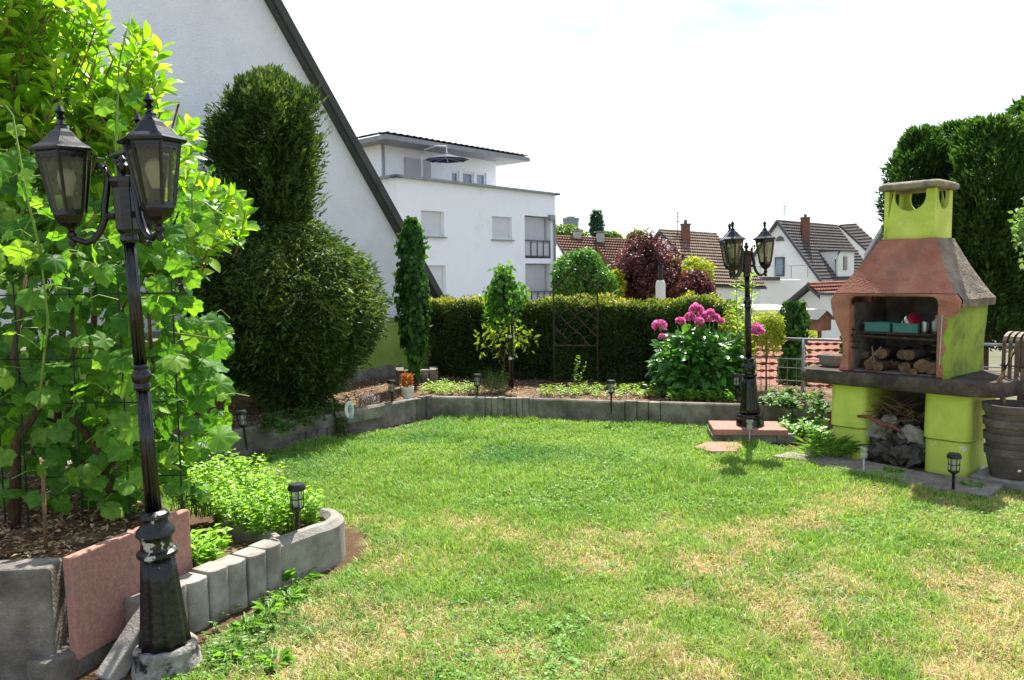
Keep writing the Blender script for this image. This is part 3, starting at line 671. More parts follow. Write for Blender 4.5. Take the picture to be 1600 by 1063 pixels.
for i, (a, b, c, d) in enumerate(logg):
    l_ = empty('loggia', (0, 0, 0)); l_.parent = wb
    q = MB(); D_ = 1.8
    q.quad(P(a, c, D_), P(b, c, D_), P(b, d, D_), P(a, d, D_)); q.quad(P(a, c, .2), P(a, c, D_), P(a, d, D_), P(a, d, .2)); q.quad(P(b, c, .2), P(b, c, D_), P(b, d, D_), P(b, d, .2))
    q.quad(P(a, d, .2), P(b, d, .2), P(b, d, D_), P(a, d, D_)); q.quad(P(a, c, .2), P(b, c, .2), P(b, c, D_), P(a, c, D_)); q.build('recess', MT['white_render'], l_)
    hh = d-c; zb = d-hh*(.66 if i == 0 else .80)
    q = MB(); nb = 2
    for k in range(nb): q.box(P(a+(b-a)*.88*(k+.5)/nb+.03, (zb+d)/2, .34), ((b-a)*.88/nb-.002, .03, d-zb-.1), (0, 0, ang))
    q.build('blind', MT['grey_blind'], l_)
    zr = c+(hh*.42 if i == 0 else .95)
    q = MB(); q.box(P((a+b)/2, zr, .08), (b-a-.04, .06, .06), (0, 0, ang)); q.box(P((a+b)/2, c+.14, .08), (b-a-.04, .05, .05), (0, 0, ang))
    for k in range(5): q.box(P(a+.06+(b-a-.12)*k/4, (c+zr)/2, .08), (.05, .05, zr-c-.06), (0, 0, ang))
    q.build('railing', MT['dark_trim'], l_)
    q = MB(); q.box(P((a+b)/2, (c+zr)/2, .12), (b-a-.1, .02, zr-c-.3), (0, 0, ang)); q.build('railing_panel', MT['grey_blind'], l_)
dp = MB(); dp.tube([P(W-.18, ZP-1.4, -.1), P(W-.18, LOW, -.1)], .07); dp.box(P(W-.45, ZP-1.45, -.1), (.5, .2, .35), (0, 0, ang)); dp.build('downpipe', MT['grey_trim'], wb, smooth=True)
# penthouse, set back
Op = Vector((c0.x, c0.y, 0))+nn*2.2
p0u = on_wall(596, 255, Op, e)[0]; p1u = on_wall(775, 275, Op, e)[0]; ztop = on_wall(690, 240, Op, e)[1]
zt0 = ZP-.9
def prect(x0, x1, y0, y1):
    ym = (y0+y1)/2; xm = (x0+x1)/2; return (on_wall(x0, ym, Op, e)[0], on_wall(x1, ym, Op, e)[0], on_wall(xm, y1, Op, e)[1], on_wall(xm, y0, Op, e)[1])
pw = [prect(705, 718, 267, 296), prect(722, 741, 268, 297), prect(744, 760, 270, 298)]
Oq = Op+E3*p0u
mb, PP, _n = facade(Oq, e, p1u-p0u, zt0, ztop, [(a-p0u, b-p0u, c, d) for a, b, c, d in pw], .2)
dpp = 7.0
for u in (0, p1u-p0u): mb.quad(PP(u, zt0), PP(u, ztop), PP(u, ztop, dpp), PP(u, zt0, dpp))
mb.build('penthouse_wall', MT['white_render'], wb)
for a, b, c, d in pw:
    a -= p0u; b -= p0u; w_ = empty('window', (0, 0, 0)); w_.parent = wb; fm = MB(); t = .14
    for u0, u1, z0, z1 in ((a, a+t, c, d), (b-t, b, c, d), (a+t, b-t, c, c+t), (a+t, b-t, d-t, d)): fm.box(PP((u0+u1)/2, (z0+z1)/2, .12), (u1-u0, .1, z1-z0), (0, 0, ang))
    fm.build('frame', MT['frame_white'], w_); g_ = MB(); g_.quad(PP(a, c, .16), PP(b, c, .16), PP(b, d, .16), PP(a, d, .16)); g_.build('pane', MT['pane'], w_)
a, b, c, d = prect(632, 671, 249, 285)
MB().box(PP((a+b)/2-p0u, (c+d)/2, -.08), (b-a, .1, d-c), (0, 0, ang)).build('privacy_screen', MT['grey_blind'], wb)
# overhanging hipped roof
wdt = p1u-p0u; ov = 1.5
ea = [PP(-ov*.6, ztop, -ov), PP(wdt+ov, ztop, -ov), PP(wdt+ov, ztop, dpp+ov), PP(-ov*.6, ztop, dpp+ov)]
cr = [PP(wdt*.3, ztop+1.3, dpp*.5), PP(wdt*.7, ztop+1.3, dpp*.5)]
up = Vector((0, 0, .28))
mb = MB(); mb.slab(*[p+up*.85 for p in ea], .24); mb.build('eave_slab', MT['grey_trim'], wb)
mb = tiled(ea[0]+up, ea[1]+up, cr[1], cr[0], 9, 26, .06, .06); m2 = tiled(ea[3]+up, ea[0]+up, cr[0], cr[0]+Vector((.01, 0, 0)), 9, 14, .06, .06); mb.add(m2.v, m2.f)
m2 = tiled(ea[1]+up, ea[2]+up, cr[1]+Vector((.01, 0, 0)), cr[1], 9, 14, .06, .06); mb.add(m2.v, m2.f); mb.build('roof', MT['tile_brown'], wb)
MB().tube([PP(.05, ztop, -.12), PP(.05, zt0, -.12)], .07).build('downpipe', MT['grey_trim'], wb)
# navy parasol on the terrace
pc = at_depth(698, 250, c0.y+3.0); par = empty('parasol', (pc.x, pc.y, zt0), 0, 'open navy blue cantilever parasol on the white penthouse terrace', 'parasol')
ztp = pc.z-zt0
MT['navy'] = pmat('navy_cloth', ['20244a', '2c3160'], 4, rough=.8, bump=.05)
r_ = 1.22
mb = MB()
V = [(0, 0, ztp+.35)]+[(r_*math.cos(2*math.pi*k/8), r_*math.sin(2*math.pi*k/8), ztp) for k in range(8)]
mb.add(V, [(0, k+1, (k+1) % 8+1) for k in range(8)]); mb.build('canopy', MT['navy'], par)
for k in range(8): MB().tube([(0, 0, ztp+.1), (r_*.98*math.cos(2*math.pi*k/8), r_*.98*math.sin(2*math.pi*k/8), ztp-.03)], .022, 5).build('rib', MT['steel'], par)
arm = [(-1.35, 0, 0), (-1.35, 0, ztp+.3), (-1.2, 0, ztp+.55), (-.6, 0, ztp+.75), (0, 0, ztp+.72), (0, 0, ztp+.35)]
MB().tube(arm, .05, 8).build('arm', MT['white_paint'], par, smooth=True); MB().lathe([(.5, 0), (.5, .08)], 16, c=(-1.35, 0, 0)).build('base', MT['concrete'], par)

# ---- houses across the way
def house(name, label, ridge0, ridge1, run, drop, tile, wall, nc, ncol, base=LOW, gable='both', over=.35, slopes=(1, -1)):
    """pitched house: ridge from ridge0 to ridge1, slopes running out by run and down by drop"""
    r0, r1 = Vector(ridge0), Vector(ridge1); d = (r1-r0); d.z = 0; d.normalize(); s = Vector((d.y, -d.x, 0))   # s points towards the viewer
    root = empty(name, (r0.x, r0.y, base), 0, label, 'house', 'houses beyond the garden'); o_ = Vector(root.location)
    zw = r0.z-drop; mb = MB()
    ins = over; a0, a1 = r0+d*ins-o_, r1-d*ins-o_
    k = (run-ins)/run; dz = drop*k
    for a in (a0, a1):
        mb.add([a+Vector((0, 0, -.1)), a+s*run*k+Vector((0, 0, -dz-.1)), a+s*run*k+Vector((0, 0, base-a.z-o_.z)), a-s*run*k+Vector((0, 0, base-a.z-o_.z)), a-s*run*k+Vector((0, 0, -dz-.1))], [(0, 1, 2, 3, 4)])
    for sg in (1, -1):
        mb.quad(a0+s*run*k*sg+Vector((0, 0, -dz-.1)), a1+s*run*k*sg+Vector((0, 0, -dz-.1)), a1+s*run*k*sg+Vector((0, 0, base-a1.z-o_.z)), a0+s*run*k*sg+Vector((0, 0, base-a0.z-o_.z)))
    mb.build('wall', wall, root)
    for sg in slopes:
        A, B = r0+s*run*sg-Vector((0, 0, drop))-o_, r1+s*run*sg-Vector((0, 0, drop))-o_
        tiled(A, B, r1-o_, r0-o_, nc, ncol, .05, .13).build('roof', tile, root)
        u = MB(); u.slab(A-Vector((0, 0, .02)), B-Vector((0, 0, .02)), r1-o_-Vector((0, 0, .02)), r0-o_-Vector((0, 0, .02)), .14); u.build('roof_underside', MT['dark_trim'], root)
    cp = MB(); cp.tube([r0-o_+Vector((0, 0, .03)), r1-o_+Vector((0, 0, .03))], .13, 8); cp.build('ridge_tiles', tile, root)
    return root, o_, d, s
def chimney(root, o_, p, w, h, mat=None, cap=True):
    c = Vector(p)-o_; ch = MB().box(c+Vector((0, 0, h/2-.8)), (w, w*.8, h+1.6)).build('chimney', mat or MT['brick_red'], root)
    if cap: MB().box(c+Vector((0, 0, h+.06)), (w*1.15, w*.95, .12)).build('cap', MT['dark_trim'], ch); MB().lathe([(w*.2, h+.1), (w*.2, h+.4)], 10, c=c).build('flue', MT['brick_red'], ch)
def antenna(label, p, h, group=None):
    r = empty('roof_antenna', p, .5, label, 'antenna', group); MB().tube([(0, 0, 0), (0, 0, h)], .035, 6).build('mast', MT['dark_trim'], r)
    for k, w in ((.95, .7), (.8, .9), (.62, .6)): MB().tube([(-w/2, 0, h*k), (w/2, 0, h*k)], .025, 5).build('element', MT['dark_trim'], r)

# red roof behind the green bush
h1, o_, d_, s_ = house('tiled_house', 'long house with low red tiled roof behind green bush', at_depth(866, 371, 52), at_depth(1000, 378, 53.5), 5.2, 3.0, MT['tile_red'], MT['white_render2'], 16, 34)
MT['vent'] = pmat('flat_flue', ['8a8a88', 'b2b2b0'], 5, rough=.6, bump=.1)
for i, (px, py) in enumerate(((902, 372), (938, 374))):
    p = at_depth(px, py, 52.4); MB().box(p-o_-Vector((0, 0, .3)), (.5, .4, 1.4)).build('chimney', MT['vent'], h1, bevel=.03); MB().box(p-o_+Vector((0, 0, .48)), (.8, .5, .06)).build('chimney_lid', MT['grey_trim'], h1)
dm = at_depth(935, 408, 49.0)-o_      # small dark dormer
MB().add([dm+Vector(v) for v in ((-.1, 0, .9), (1.6, 0, -1.1), (.2, 0, -1.1), (-.1, 1.8, .9), (1.6, 1.0, -1.1), (.2, 1, -1.1))], [(0, 1, 2), (0, 3, 4, 1), (3, 5, 4)]).build('dormer', MT['soffit'], h1)
# brown roof, white gable to the left
h2, o_, d_, s_ = house('tiled_house', 'white house with brown striped tile roof and red brick chimney', at_depth(1030, 361, 60), at_depth(1119, 367, 62), 6.0, 4.1, MT['tile_brown'], MT['white_render2'], 17, 26)
chimney(h2, o_, at_depth(1071, 372, 59.5), .62, .95)
sk = at_depth(1090, 408, 57.6)-o_; MB().box(sk, (.55, .12, .8), (R_(-55), 0, R_(10))).build('skylight', MT['frame_white'], h2)
MB().box(sk+Vector((0, -.08, .06)), (.42, .06, .62), (R_(-55), 0, R_(10))).build('skylight_pane', MT['pane'], h2)
antenna('thin antenna mast on the ridge of the brown roof', at_depth(1059, 372, 60.5), 2.0)
# white gable with balcony door
r0 = at_depth(1214, 346, 75); r1 = at_depth(1308, 357, 84); r1.z = r0.z
h3, o_, d_, s_ = house('gabled_house', 'white gabled house with dark roof and a balcony door', r0, r1, 4.7, 6.1, MT['tile_grey'], MT['white_render2'], 20, 34)
chimney(h3, o_, at_depth(1258, 357, 76.2), .72, .95)
antenna('aerial with cross bars on the dark roof ridge near its gable', at_depth(1225, 352, 76.5), 1.9)
Og = r0-s_*4.7+d_*.33; gx_ = (s_.x, s_.y)
def grect(x0, x1, y0, y1):
    return on_wall(x0, (y0+y1)/2, Og, gx_)[0], on_wall(x1, (y0+y1)/2, Og, gx_)[0], on_wall((x0+x1)/2, y1, Og, gx_)[1], on_wall((x0+x1)/2, y0, Og, gx_)[1]
Pg = lambda u, z, dd=0.0: Vector((Og.x, Og.y, 0))+s_*u-d_*dd+Vector((0, 0, z))-o_
ga = math.atan2(s_.y, s_.x)
a, b, c, d = grect(1211, 1226, 402, 432)
dr = MB().box(Pg((a+b)/2, (c+d)/2, .04), (b-a, .1, d-c), (0, 0, ga)).build('balcony_door', MT['dark_trim'], h3); MB().box(Pg((a+b)/2, (c+d)/2, .1), (b-a-.3, .04, d-c-.3), (0, 0, ga)).build('pane', MT['pane'], dr)
a, b, c, d = grect(1215, 1223, 372, 377); MB().prism([(-.45, 0), (.45, 0), (.3, .35), (0, .5), (-.3, .35)], -.05, .05, Matrix.Translation(Pg((a+b)/2, c, .05)) @ Matrix.Rotation(ga, 4, 'Z') @ Matrix.Rotation(math.pi/2, 4, 'X')).build('attic_window', MT['dark_pane'], h3)
ro = MB(); 
a, b, c, d = grect(1180, 1277, 416, 434)
ro.box(Pg((a+b)/2, d, 1.9), (b-a, .05, .05), (0, 0, ga))
for k in range(5): ro.box(Pg(a+(b-a)*k/4, (c+d)/2, 1.9), (.05, .05, d-c), (0, 0, ga))
ro.build('balcony_railing', MT['grey_trim'], h3)
# barge boards
for sg in (0, 1):
    m_ = MB(); q0 = r0-o_+d_*-.02; q1 = q0+s_*(4.7 if sg else -4.7)-Vector((0, 0, 6.1)); m_.tube([q0, q1], .14, 6); m_.build('barge_board', MT['dark_trim'], h3)
# dormer on the right slope
dA = at_depth(1309, 434, 74.6); dz_ = at_depth(1309, 393, 74.6).z-dA.z; dw = 3.6
DP = lambda u, v, z: dA+d_*u+s_*-v+Vector((0, 0, z))-o_
m_ = MB(); m_.add([DP(0, 0, 0), DP(dw, 0, 0), DP(dw, 0, dz_), DP(0, 0, dz_), DP(0, 4, 0), DP(dw, 4, 0), DP(dw, 4, dz_), DP(0, 4, dz_)], [(0, 1, 2, 3), (0, 3, 7, 4), (1, 5, 6, 2), (3, 2, 6, 7)]); m_.build('dormer', MT['white_render2'], h3)
m_ = MB(); m_.slab(DP(-.2, -.3, dz_+.15), DP(dw+.2, -.3, dz_+.15), DP(dw+.2, 4, dz_+.25), DP(-.2, 4, dz_+.25), .15); m_.build('dormer_roof', MT['dark_trim'], h3)
m_ = MB(); m_.box(DP(dw*.42, -.03, dz_*.55), (.75, .12, 1.3), (0, 0, math.atan2(d_.y, d_.x))); m_.build('dormer_window', MT['dark_pane'], h3)
MB().tube([DP(.1, -.1, dz_), DP(-.9, -.15, dz_*.7), DP(-.9, -.15, 0)], .07, 6).build('downpipe', MT['dark_trim'], h3)
# terrace wall in front
ta, tb = at_depth(1118, 470, 66), at_depth(1262, 470, 64)
tr = empty('terrace_building', (0, 0, 0), 0, 'long white flat-roofed annex below the balcony of gabled house', 'building')
td = (tb-ta); td.z = 0; ztw = at_depth(1190, 438, 65).z; m = (ta+tb)/2; ta_ = math.atan2(td.y, td.x)
MB().box((m.x, m.y+2, (ztw+LOW)/2), (td.length, 4, ztw-LOW), (0, 0, ta_)).build('wall', MT['white_render2'], tr)
MB().box((m.x-1, m.y+1.8, ztw+.12), (td.length*.8, 4.4, .3), (0, 0, ta_)).build('coping', MT['dark_trim'], tr)
# hipped roof far right, pale house at the edge, small red-roofed house
house('tiled_house', 'far grey roof with pale ridge and thin chimney behind dormer', at_depth(1312, 353, 96), at_depth(1338, 351, 97), 6, 4.5, MT['tile_grey'], MT['white_render2'], 12, 14, over=.2)
h5 = empty('pale_house', (0, 0, 0), 0, 'pale house with sloping eave directly left of the barbecue chimney', 'house', 'houses beyond the garden')
a, b = at_depth(1350, 394, 44), at_depth(1402, 330, 44)
MB().add([(a.x, 44, LOW), (b.x, 44, LOW), (b.x, 44, b.z+.6), (a.x, 44, a.z-.1), (a.x+3.1, 50, LOW), (b.x+3.1, 50, LOW), (b.x+3.1, 50, b.z+.6), (a.x+3.1, 50, a.z-.1)], [(0, 1, 2, 3), (0, 3, 7, 4), (1, 5, 6, 2), (2, 6, 7, 3)]).build('wall', MT['white_render2'], h5)
m_ = MB(); sl_ = (b.z+.6-a.z+.1)/(b.x-a.x); m_.slab((a.x-.6, 43.4, a.z-.1-.6*sl_+.1), (b.x, 43.4, b.z+.7), (b.x+3.3, 50, b.z+.7), (a.x-.6+3.3, 50, a.z-.1-.6*sl_+.1), .22); m_.build('roof', MT['tile_grey'], h5)
h6, o_, d_, s_ = house('small_house', 'small low house with red pantile roof left of barbecue hood', at_depth(1263, 446, 40), at_depth(1330, 443, 41), 2.2, 1.35, MT['tile_orange'], MT['white_render2'], 8, 16)
a = at_depth(1288, 461, 37.6); b = at_depth(1335, 461, 37.6)
MB().box(((a.x+b.x)/2-o_.x, 37.7-o_.y, (a.z+LOW)/2-o_.z), (b.x-a.x, .8, a.z-LOW)).build('annex_wall', MT['white_render2'], h6); MB().box(((a.x+b.x)/2-o_.x, 37.6-o_.y, a.z-o_.z+.06), (b.x-a.x+.2, 1.1, .14)).build('annex_roof', MT['dark_trim'], h6)
# brown bird house on a pole
bp = at_depth(1281, 497, 14.0)
bh = empty('bird_house', (bp.x, bp.y, LOW), R_(20), 'brown wooden bird house with pitched dark roof', 'bird house'); z = bp.z-LOW
MB().prism([(-.13, -.22), (.13, -.22), (.13, .0), (0, .1), (-.13, .0)], -.14, .14, Matrix.Translation((0, 0, z)) @ Matrix.Rotation(math.pi/2, 4, 'X')).build('box', MT['soffit'], bh)
for sg in (-1, 1): MB().box((sg*.095, 0, z+.055), (.26, .36, .02), (0, sg*R_(38), 0)).build('roof', MT['dark_trim'], bh)
MB().tube([(0, 0, 0), (0, 0, z-.2)], .035, 8).build('pole', MT['bark'], bh)
# crenellated tower on the hill
tp = at_depth(892, 352, 300); tw = empty('round_tower', (tp.x, tp.y, LOW), 0, 'grey round tower with battlements above far trees', 'tower'); z = tp.z-LOW
MB().lathe([(2.4, 0), (2.4, z-1.0), (3.0, z), (3.0, z+1.6)], 20).build('shaft', MT['grey_trim'], tw)
for k in range(8):
    an = 2*math.pi*k/8; MB().box((2.85*math.cos(an), 2.85*math.sin(an), z+2.1), (.5, 1.3, 1.1), (0, 0, an)).build('merlon', MT['grey_trim'], tw)
MB().lathe([(1.6, z+1.5), (1.6, z+3.2)], 12).build('lantern_room', MT['grey_trim'], tw)

# ---- red tiled shed roof just below the fence: every tile its own piece
sh = empty('garden_shed', (0, 0, 0), 0, 'low shed with red pantile roof just below the garden fence', 'shed')
A, B = on_ground(1150, 632, -.15), at_depth(1400, 640, 9.9); B.z = A.z; Dd = Vector((.35, .937, 0))
C, D = B+Dd*2.9+Vector((0, 0, .62)), A+Dd*2.9+Vector((0, 0, .62))
NR, NCc = 9, 15
def pantile(w, l):
    m = 8; V = []; F = []
    for y, lift in ((0, .034), (l*1.10, .0)):
        for k in range(m+1):
            x = k/m*1.08; V.append(((x-.5)*w, y, lift+.007*math.cos(2*math.pi*x)+.001*x))
    for k in range(m): F.append((k, k+1, m+2+k, m+1+k))
    n = len(V); V += [(x, y, z-.030) for x, y, z in V]; F += [tuple(i+n for i in reversed(f)) for f in F]
    for k in range(m): F.append((k, k+n, k+1+n, k+1))
    return MB().add(V, F).mesh('roof_tile', MT['tile_orange'])
ex = (B-A); tw_ = ex.length/NCc; ey = (D-A); tl_ = ey.length/NR; exn = ex.normalized(); ezn = exn.cross(ey).normalized(); eyn = ezn.cross(exn)
ptm = pantile(tw_, tl_); Rm = Matrix((exn, eyn, ezn)).transposed().to_4x4()
for j in range(NR):
    for i in range(NCc):
        o = link_mesh('roof_tile', ptm, sh); o.matrix_local = Matrix.Translation(A+ex*((i+.5)/NCc)+ey*(j/NR)+ezn*random.uniform(0, .006)) @ Rm @ Matrix.Rotation(random.uniform(-.015, .015), 4, 'Z')
mb = MB(); mb.slab(A-ezn*.05, B-ezn*.05, C-ezn*.05, D-ezn*.05, .1); mb.build('roof_deck', MT['soffit'], sh)
mb = MB()
for a, b in ((A, B), (B, C), (C, D), (D, A)): mb.quad(a-ezn*.15, b-ezn*.15, Vector((b.x, b.y, LOW)), Vector((a.x, a.y, LOW)))
mb.build('wall', MT['white_render2'], sh)
sk = A.lerp(B, .36).lerp(D.lerp(C, .36), .42); o = MB().box((0, 0, .05), (.09, .42, .02)).build('roof_window', MT['pane'], sh); o.matrix_local = Matrix.Translation(sk) @ Rm
# low pale garage roof beyond the conifers
ga_, gb_ = at_depth(1192, 490, 24), at_depth(1268, 491, 24)
gg = empty('low_garage', (0, 0, 0), 0, 'low flat white garage roof seen beyond the yellow conifer', 'garage')
MB().box(((ga_.x+gb_.x)/2, 26, (ga_.z+LOW)/2), (gb_.x-ga_.x, 4, ga_.z-LOW)).build('wall', MT['white_render2'], gg); MB().box(((ga_.x+gb_.x)/2-.1, 26, ga_.z+.06), (gb_.x-ga_.x+.4, 4.4, .12)).build('flat_roof', MT['white_paint'], gg)
# ------------------------------------------------------------------ lamp posts
MT['bulb'] = pmat('bulb_glass', ['c9c9c4', 'dcdcd8'], 5, rough=.25, bump=0, spec=.5)
MT['brass'] = pmat('bulb_holder', ['4a4642', '6a645c'], 5, rough=.5, bump=0)
MT['bulb'].node_tree.nodes  # frosted white bulb, not lit
def hexring(r, z, rot=0): return [(r*math.cos(rot+k*math.pi/3), r*math.sin(rot+k*math.pi/3), z) for k in range(6)]
def make_lantern(parent, loc, rot, bulb=True):
    ln = empty('lantern', loc, rot); ln.parent = parent; ln.scale = (.95, .95, .95)
    blk = MT['black_lamp']
    MB().lathe([(.001, -.075), (.012, -.068), (.015, -.055), (.009, -.043), (.019, -.030), (.019, -.018), (.012, -.01), (.016, 0), (.03, .012)], 12).build('pendant', blk, ln, smooth=True)
    MB().lathe([(.028, .008), (.045, .020), (.056, .040), (.062, .052), (.062, .066), (.055, .067)], 6, rot=math.pi/6).build('cup', blk, ln)
    z0, z1, ra, rb = .062, .30, .060, .099
    fr = MB()
    for k in range(6):
        a = math.pi/6+k*math.pi/3; p = Vector((ra*math.cos(a), ra*math.sin(a), z0)); q = Vector((rb*math.cos(a), rb*math.sin(a), z1)); fr.tube([p, q], .0072, 6)
    for r, z, h in ((ra+.003, z0+.006, .012), (rb+.004, z1-.006, .02)):
        fr.lathe([(r-.012, z-h/2), (r, z-h/2), (r, z+h/2), (r-.012, z+h/2), (r-.012, z-h/2)], 6, rot=math.pi/6, caps=False)
    fr.build('frame', blk, ln)
    pm = MB(); a0, a1 = math.pi/6, math.pi/6+math.pi/3
    pm.quad(*[Vector(v) for v in ((ra*math.cos(a0)*.97, ra*math.sin(a0)*.97, z0+.01), (ra*math.cos(a1)*.97, ra*math.sin(a1)*.97, z0+.01), (rb*math.cos(a1)*.97, rb*math.sin(a1)*.97, z1-.01), (rb*math.cos(a0)*.97, rb*math.sin(a0)*.97, z1-.01))])
    me = pm.mesh('pane', MT['lamp_glass'])
    for k in range(6): link_mesh('pane', me, ln, None, (0, 0, k*math.pi/3))
    # scalloped trim under the roof
    sc = MB()
    for k in range(6):
        a0, a1 = math.pi/6+k*math.pi/3, math.pi/6+(k+1)*math.pi/3; A = Vector((rb*math.cos(a0), rb*math.sin(a0), 0))*.99; B = Vector((rb*math.cos(a1), rb*math.sin(a1), 0))*.99; m = 9
        V = [A.lerp(B, i/m)+Vector((0, 0, z1)) for i in range(m+1)]+[A.lerp(B, i/m)*.985+Vector((0, 0, z1-.022-.009*abs(math.sin(1.5*math.pi*i/m*2)))) for i in range(m+1)]
        sc.add(V, [(i, i+1, m+2+i, m+1+i) for i in range(m)])
    sc.build('scalloped_trim', blk, ln)
    MB().lathe([(.1, z1-.002), (.124, z1-.004), (.128, z1+.006), (.118, z1+.014), (.088, z1+.030), (.062, z1+.055), (.046, z1+.075), (.030, z1+.088), (.022, z1+.100), (.026, z1+.106), (.014, z1+.114)], 6, rot=math.pi/6).build('lantern_roof', blk, ln, bevel=.002, seg=1)
    MB().lathe([(.012, z1+.11), (.009, z1+.125), (.017, z1+.135), (.010, z1+.145), (.021, z1+.156), (.014, z1+.168), (.006, z1+.180), (.002, z1+.188)], 10).build('finial', blk, ln, smooth=True)
    if bulb:
        MB().lathe([(.018, .066), (.018, .125), (.014, .127)], 12).build('bulb_socket', MT['black_plastic'], ln, smooth=True)
        MB().lathe([(.014, .127), (.02, .145), (.03, .175), (.034, .197), (.028, .222), (.014, .237), (.001, .241)], 16).build('bulb', MT['bulb'], ln, smooth=True)
    return ln
def make_lamp(name, label, loc, H, angles, lean=(0, 0), scale=1.0, worn=True):
    lp = empty(name, loc, 0, label, 'lamp post', 'black garden lamp posts'); lp.rotation_euler = (lean[0], lean[1], 0); lp.scale = (scale,)*3
    blk = MT['black_lamp']; bm_ = MT['black_base'] if worn else blk
    fl = lambda n, d: (lambda a, i: 1-d*(.5+.5*math.cos(n*a)))
    MB().lathe([(.135, -.03), (.132, .02), (.125, .05), (.118, .075), (.122, .085), (.12, .10), (.108, .112)], 28).build('plinth', MT['worn_base'] if worn else blk, lp, smooth=True)
    MB().lathe([(.099, .108), (.091, .16), (.081, .26), (.071, .38), (.064, .47)], 80, fl(10, .10)).build('base', bm_, lp, smooth='full')
    MB().lathe([(.064, .468), (.076, .478), (.076, .492), (.061, .502), (.057, .535), (.063, .55), (.073, .562), (.069, .582), (.057, .594), (.049, .61), (.051, .625), (.058, .632), (.055, .645), (.042, .655)], 28).build('collar', MT['black_worn'] if worn else blk, lp, smooth=True)
    zt_ = H-.62
    MB().lathe([(.030, .65), (.027, .9), (.025, 1.14)], 64, fl(8, .2)).build('post', blk, lp, smooth='full')
    MB().lathe([(.027, 1.135), (.033, 1.145), (.031, 1.155), (.028, 1.162), (.035, 1.175), (.037, 1.19), (.033, 1.205), (.026, 1.215), (.029, 1.225), (.025, 1.235)], 24).build('knot', blk, lp, smooth=True)
    MB().lathe([(.024, 1.23), (.0225, 1.5), (.021, zt_)], 64, fl(8, .2)).build('post', blk, lp, smooth='full')
    MB().lathe([(.028, zt_-.005), (.036, zt_+.005), (.034, zt_+.02), (.031, zt_+.03), (.044, zt_+.045), (.046, zt_+.20), (.055, zt_+.225), (.055, zt_+.24), (.03, zt_+.245)], 8).build('head', blk, lp, bevel=.002, seg=1)
    MB().lathe([(.02, zt_+.243), (.01, zt_+.255), (.02, zt_+.27), (.024, zt_+.285), (.012, zt_+.3), (.016, zt_+.31), (.004, zt_+.325)], 12).build('top_finial', blk, lp, smooth=True)
    for a in angles:
        a = R_(a); ar = empty('arm', (0, 0, 0), a); ar.parent = lp
        pts = [(.068, 0, zt_+.285), (.088, 0, zt_+.293), (.099, 0, zt_+.28), (.094, 0, zt_+.262), (.082, 0, zt_+.268)]
        sp = [(.062, 0, zt_+.262), (.060, 0, zt_+.24), (.070, 0, zt_+.19), (.083, 0, zt_+.13), (.085, 0, zt_+.09), (.105, 0, zt_+.045), (.135, 0, zt_+.012), (.165, 0, zt_+.004), (.205, 0, zt_+.022), (.215, 0, zt_+.035)]
        MB().tube(list(reversed(pts))+sp, [.006, .008, .009, .010, .011, .012, .012, .013, .014, .014, .014, .013, .012, .012, .011], 8).build('scroll', blk, ar, smooth='full')
        MB().tube([(.044, 0, zt_+.10), (.083, 0, zt_+.10)], .013, 8).build('bracket', blk, ar)
        make_lantern(lp, (.215*math.cos(a), .215*math.sin(a), zt_+.06), a+.3)
    return lp
lpL = on_ground(262, 1046)
make_lamp('lamp_post', 'near black fluted lamp post with three lanterns before the vine', lpL, 2.325, (181, 97, -36), (R_(.8), R_(-1.7)))
lpR = on_ground(1172, 664, .14)
make_lamp('lamp_post', 'far black lamp post standing on a slab beside the barbecue', (lpR.x, lpR.y, .14), 2.05, (118, 20, -140), (0, R_(-1.8)), .97, worn=False)
# slab stack under the far lamp
st = empty('slab_stack', (lpR.x-.03, lpR.y, 0), R_(-8), 'stack of reddish and grey slabs under the far lamp post', 'slabs')
MB().box((0, 0, .11), (.66, .44, .055)).build('top_slab', MT['red_slab'], st, bevel=.008)
MB().box((-.03, .02, .045), (.62, .42, .07)).build('lower_slab', MT['concrete'], st, bevel=.008)
MB().box((.3, -.1, .05), (.18, .2, .09), (0, 0, .3)).build('stone', MT['concrete_pale'], st, bevel=.01)

# ------------------------------------------------------------------ solar stake lamps
def solar(loc, h, label, rz=0, s=1.0, tilt=(0, 0)):
    r = empty('solar_lamp', loc, rz, label, 'solar lamp', 'black solar stake lamps'); r.rotation_euler = (tilt[0], tilt[1], rz); r.scale = (s,)*3
    b = MT['black_plastic']; z = h-.135
    MB().lathe([(.004, -.08), (.010, -.02), (.010, z-.02), (.012, z-.015), (.03, z)], 10).build('stake', b, r, smooth=True)
    MB().lathe([(.03, z-.002), (.036, z+.004), (.036, z+.012), (.03, z+.014)], 16).build('cage_ring', b, r, smooth=True)
    MB().lathe([(.026, z+.01), (.030, z+.1)], 16, caps=False).build('glass', MT['clear_glass'], r, smooth='full')
    MB().lathe([(.012, z+.012), (.014, z+.03), (.01, z+.095)], 8).build('lamp_insert', MT['steel'], r, smooth=True)
    for k in range(6):
        a = k*math.pi/3; c, s_ = math.cos(a), math.sin(a); MB().tube([(.034*c, .034*s_, z+.008), (.036*c, .036*s_, z+.1)], .0028, 5).build('cage_bar', b, r)
    MB().lathe([(.037, z+.052), (.037, z+.057), (.034, z+.057), (.034, z+.052), (.037, z+.052)], 16, caps=False).build('cage_band', b, r)
    MB().lathe([(.034, z+.097), (.046, z+.1), (.048, z+.112), (.040, z+.128), (.036, z+.133), (.001, z+.134)], 20).build('cap', b, r, smooth=True)
solar(on_ground(466, 838, .2), .285, 'black solar lamp standing in the green herb bed', s=1.0)
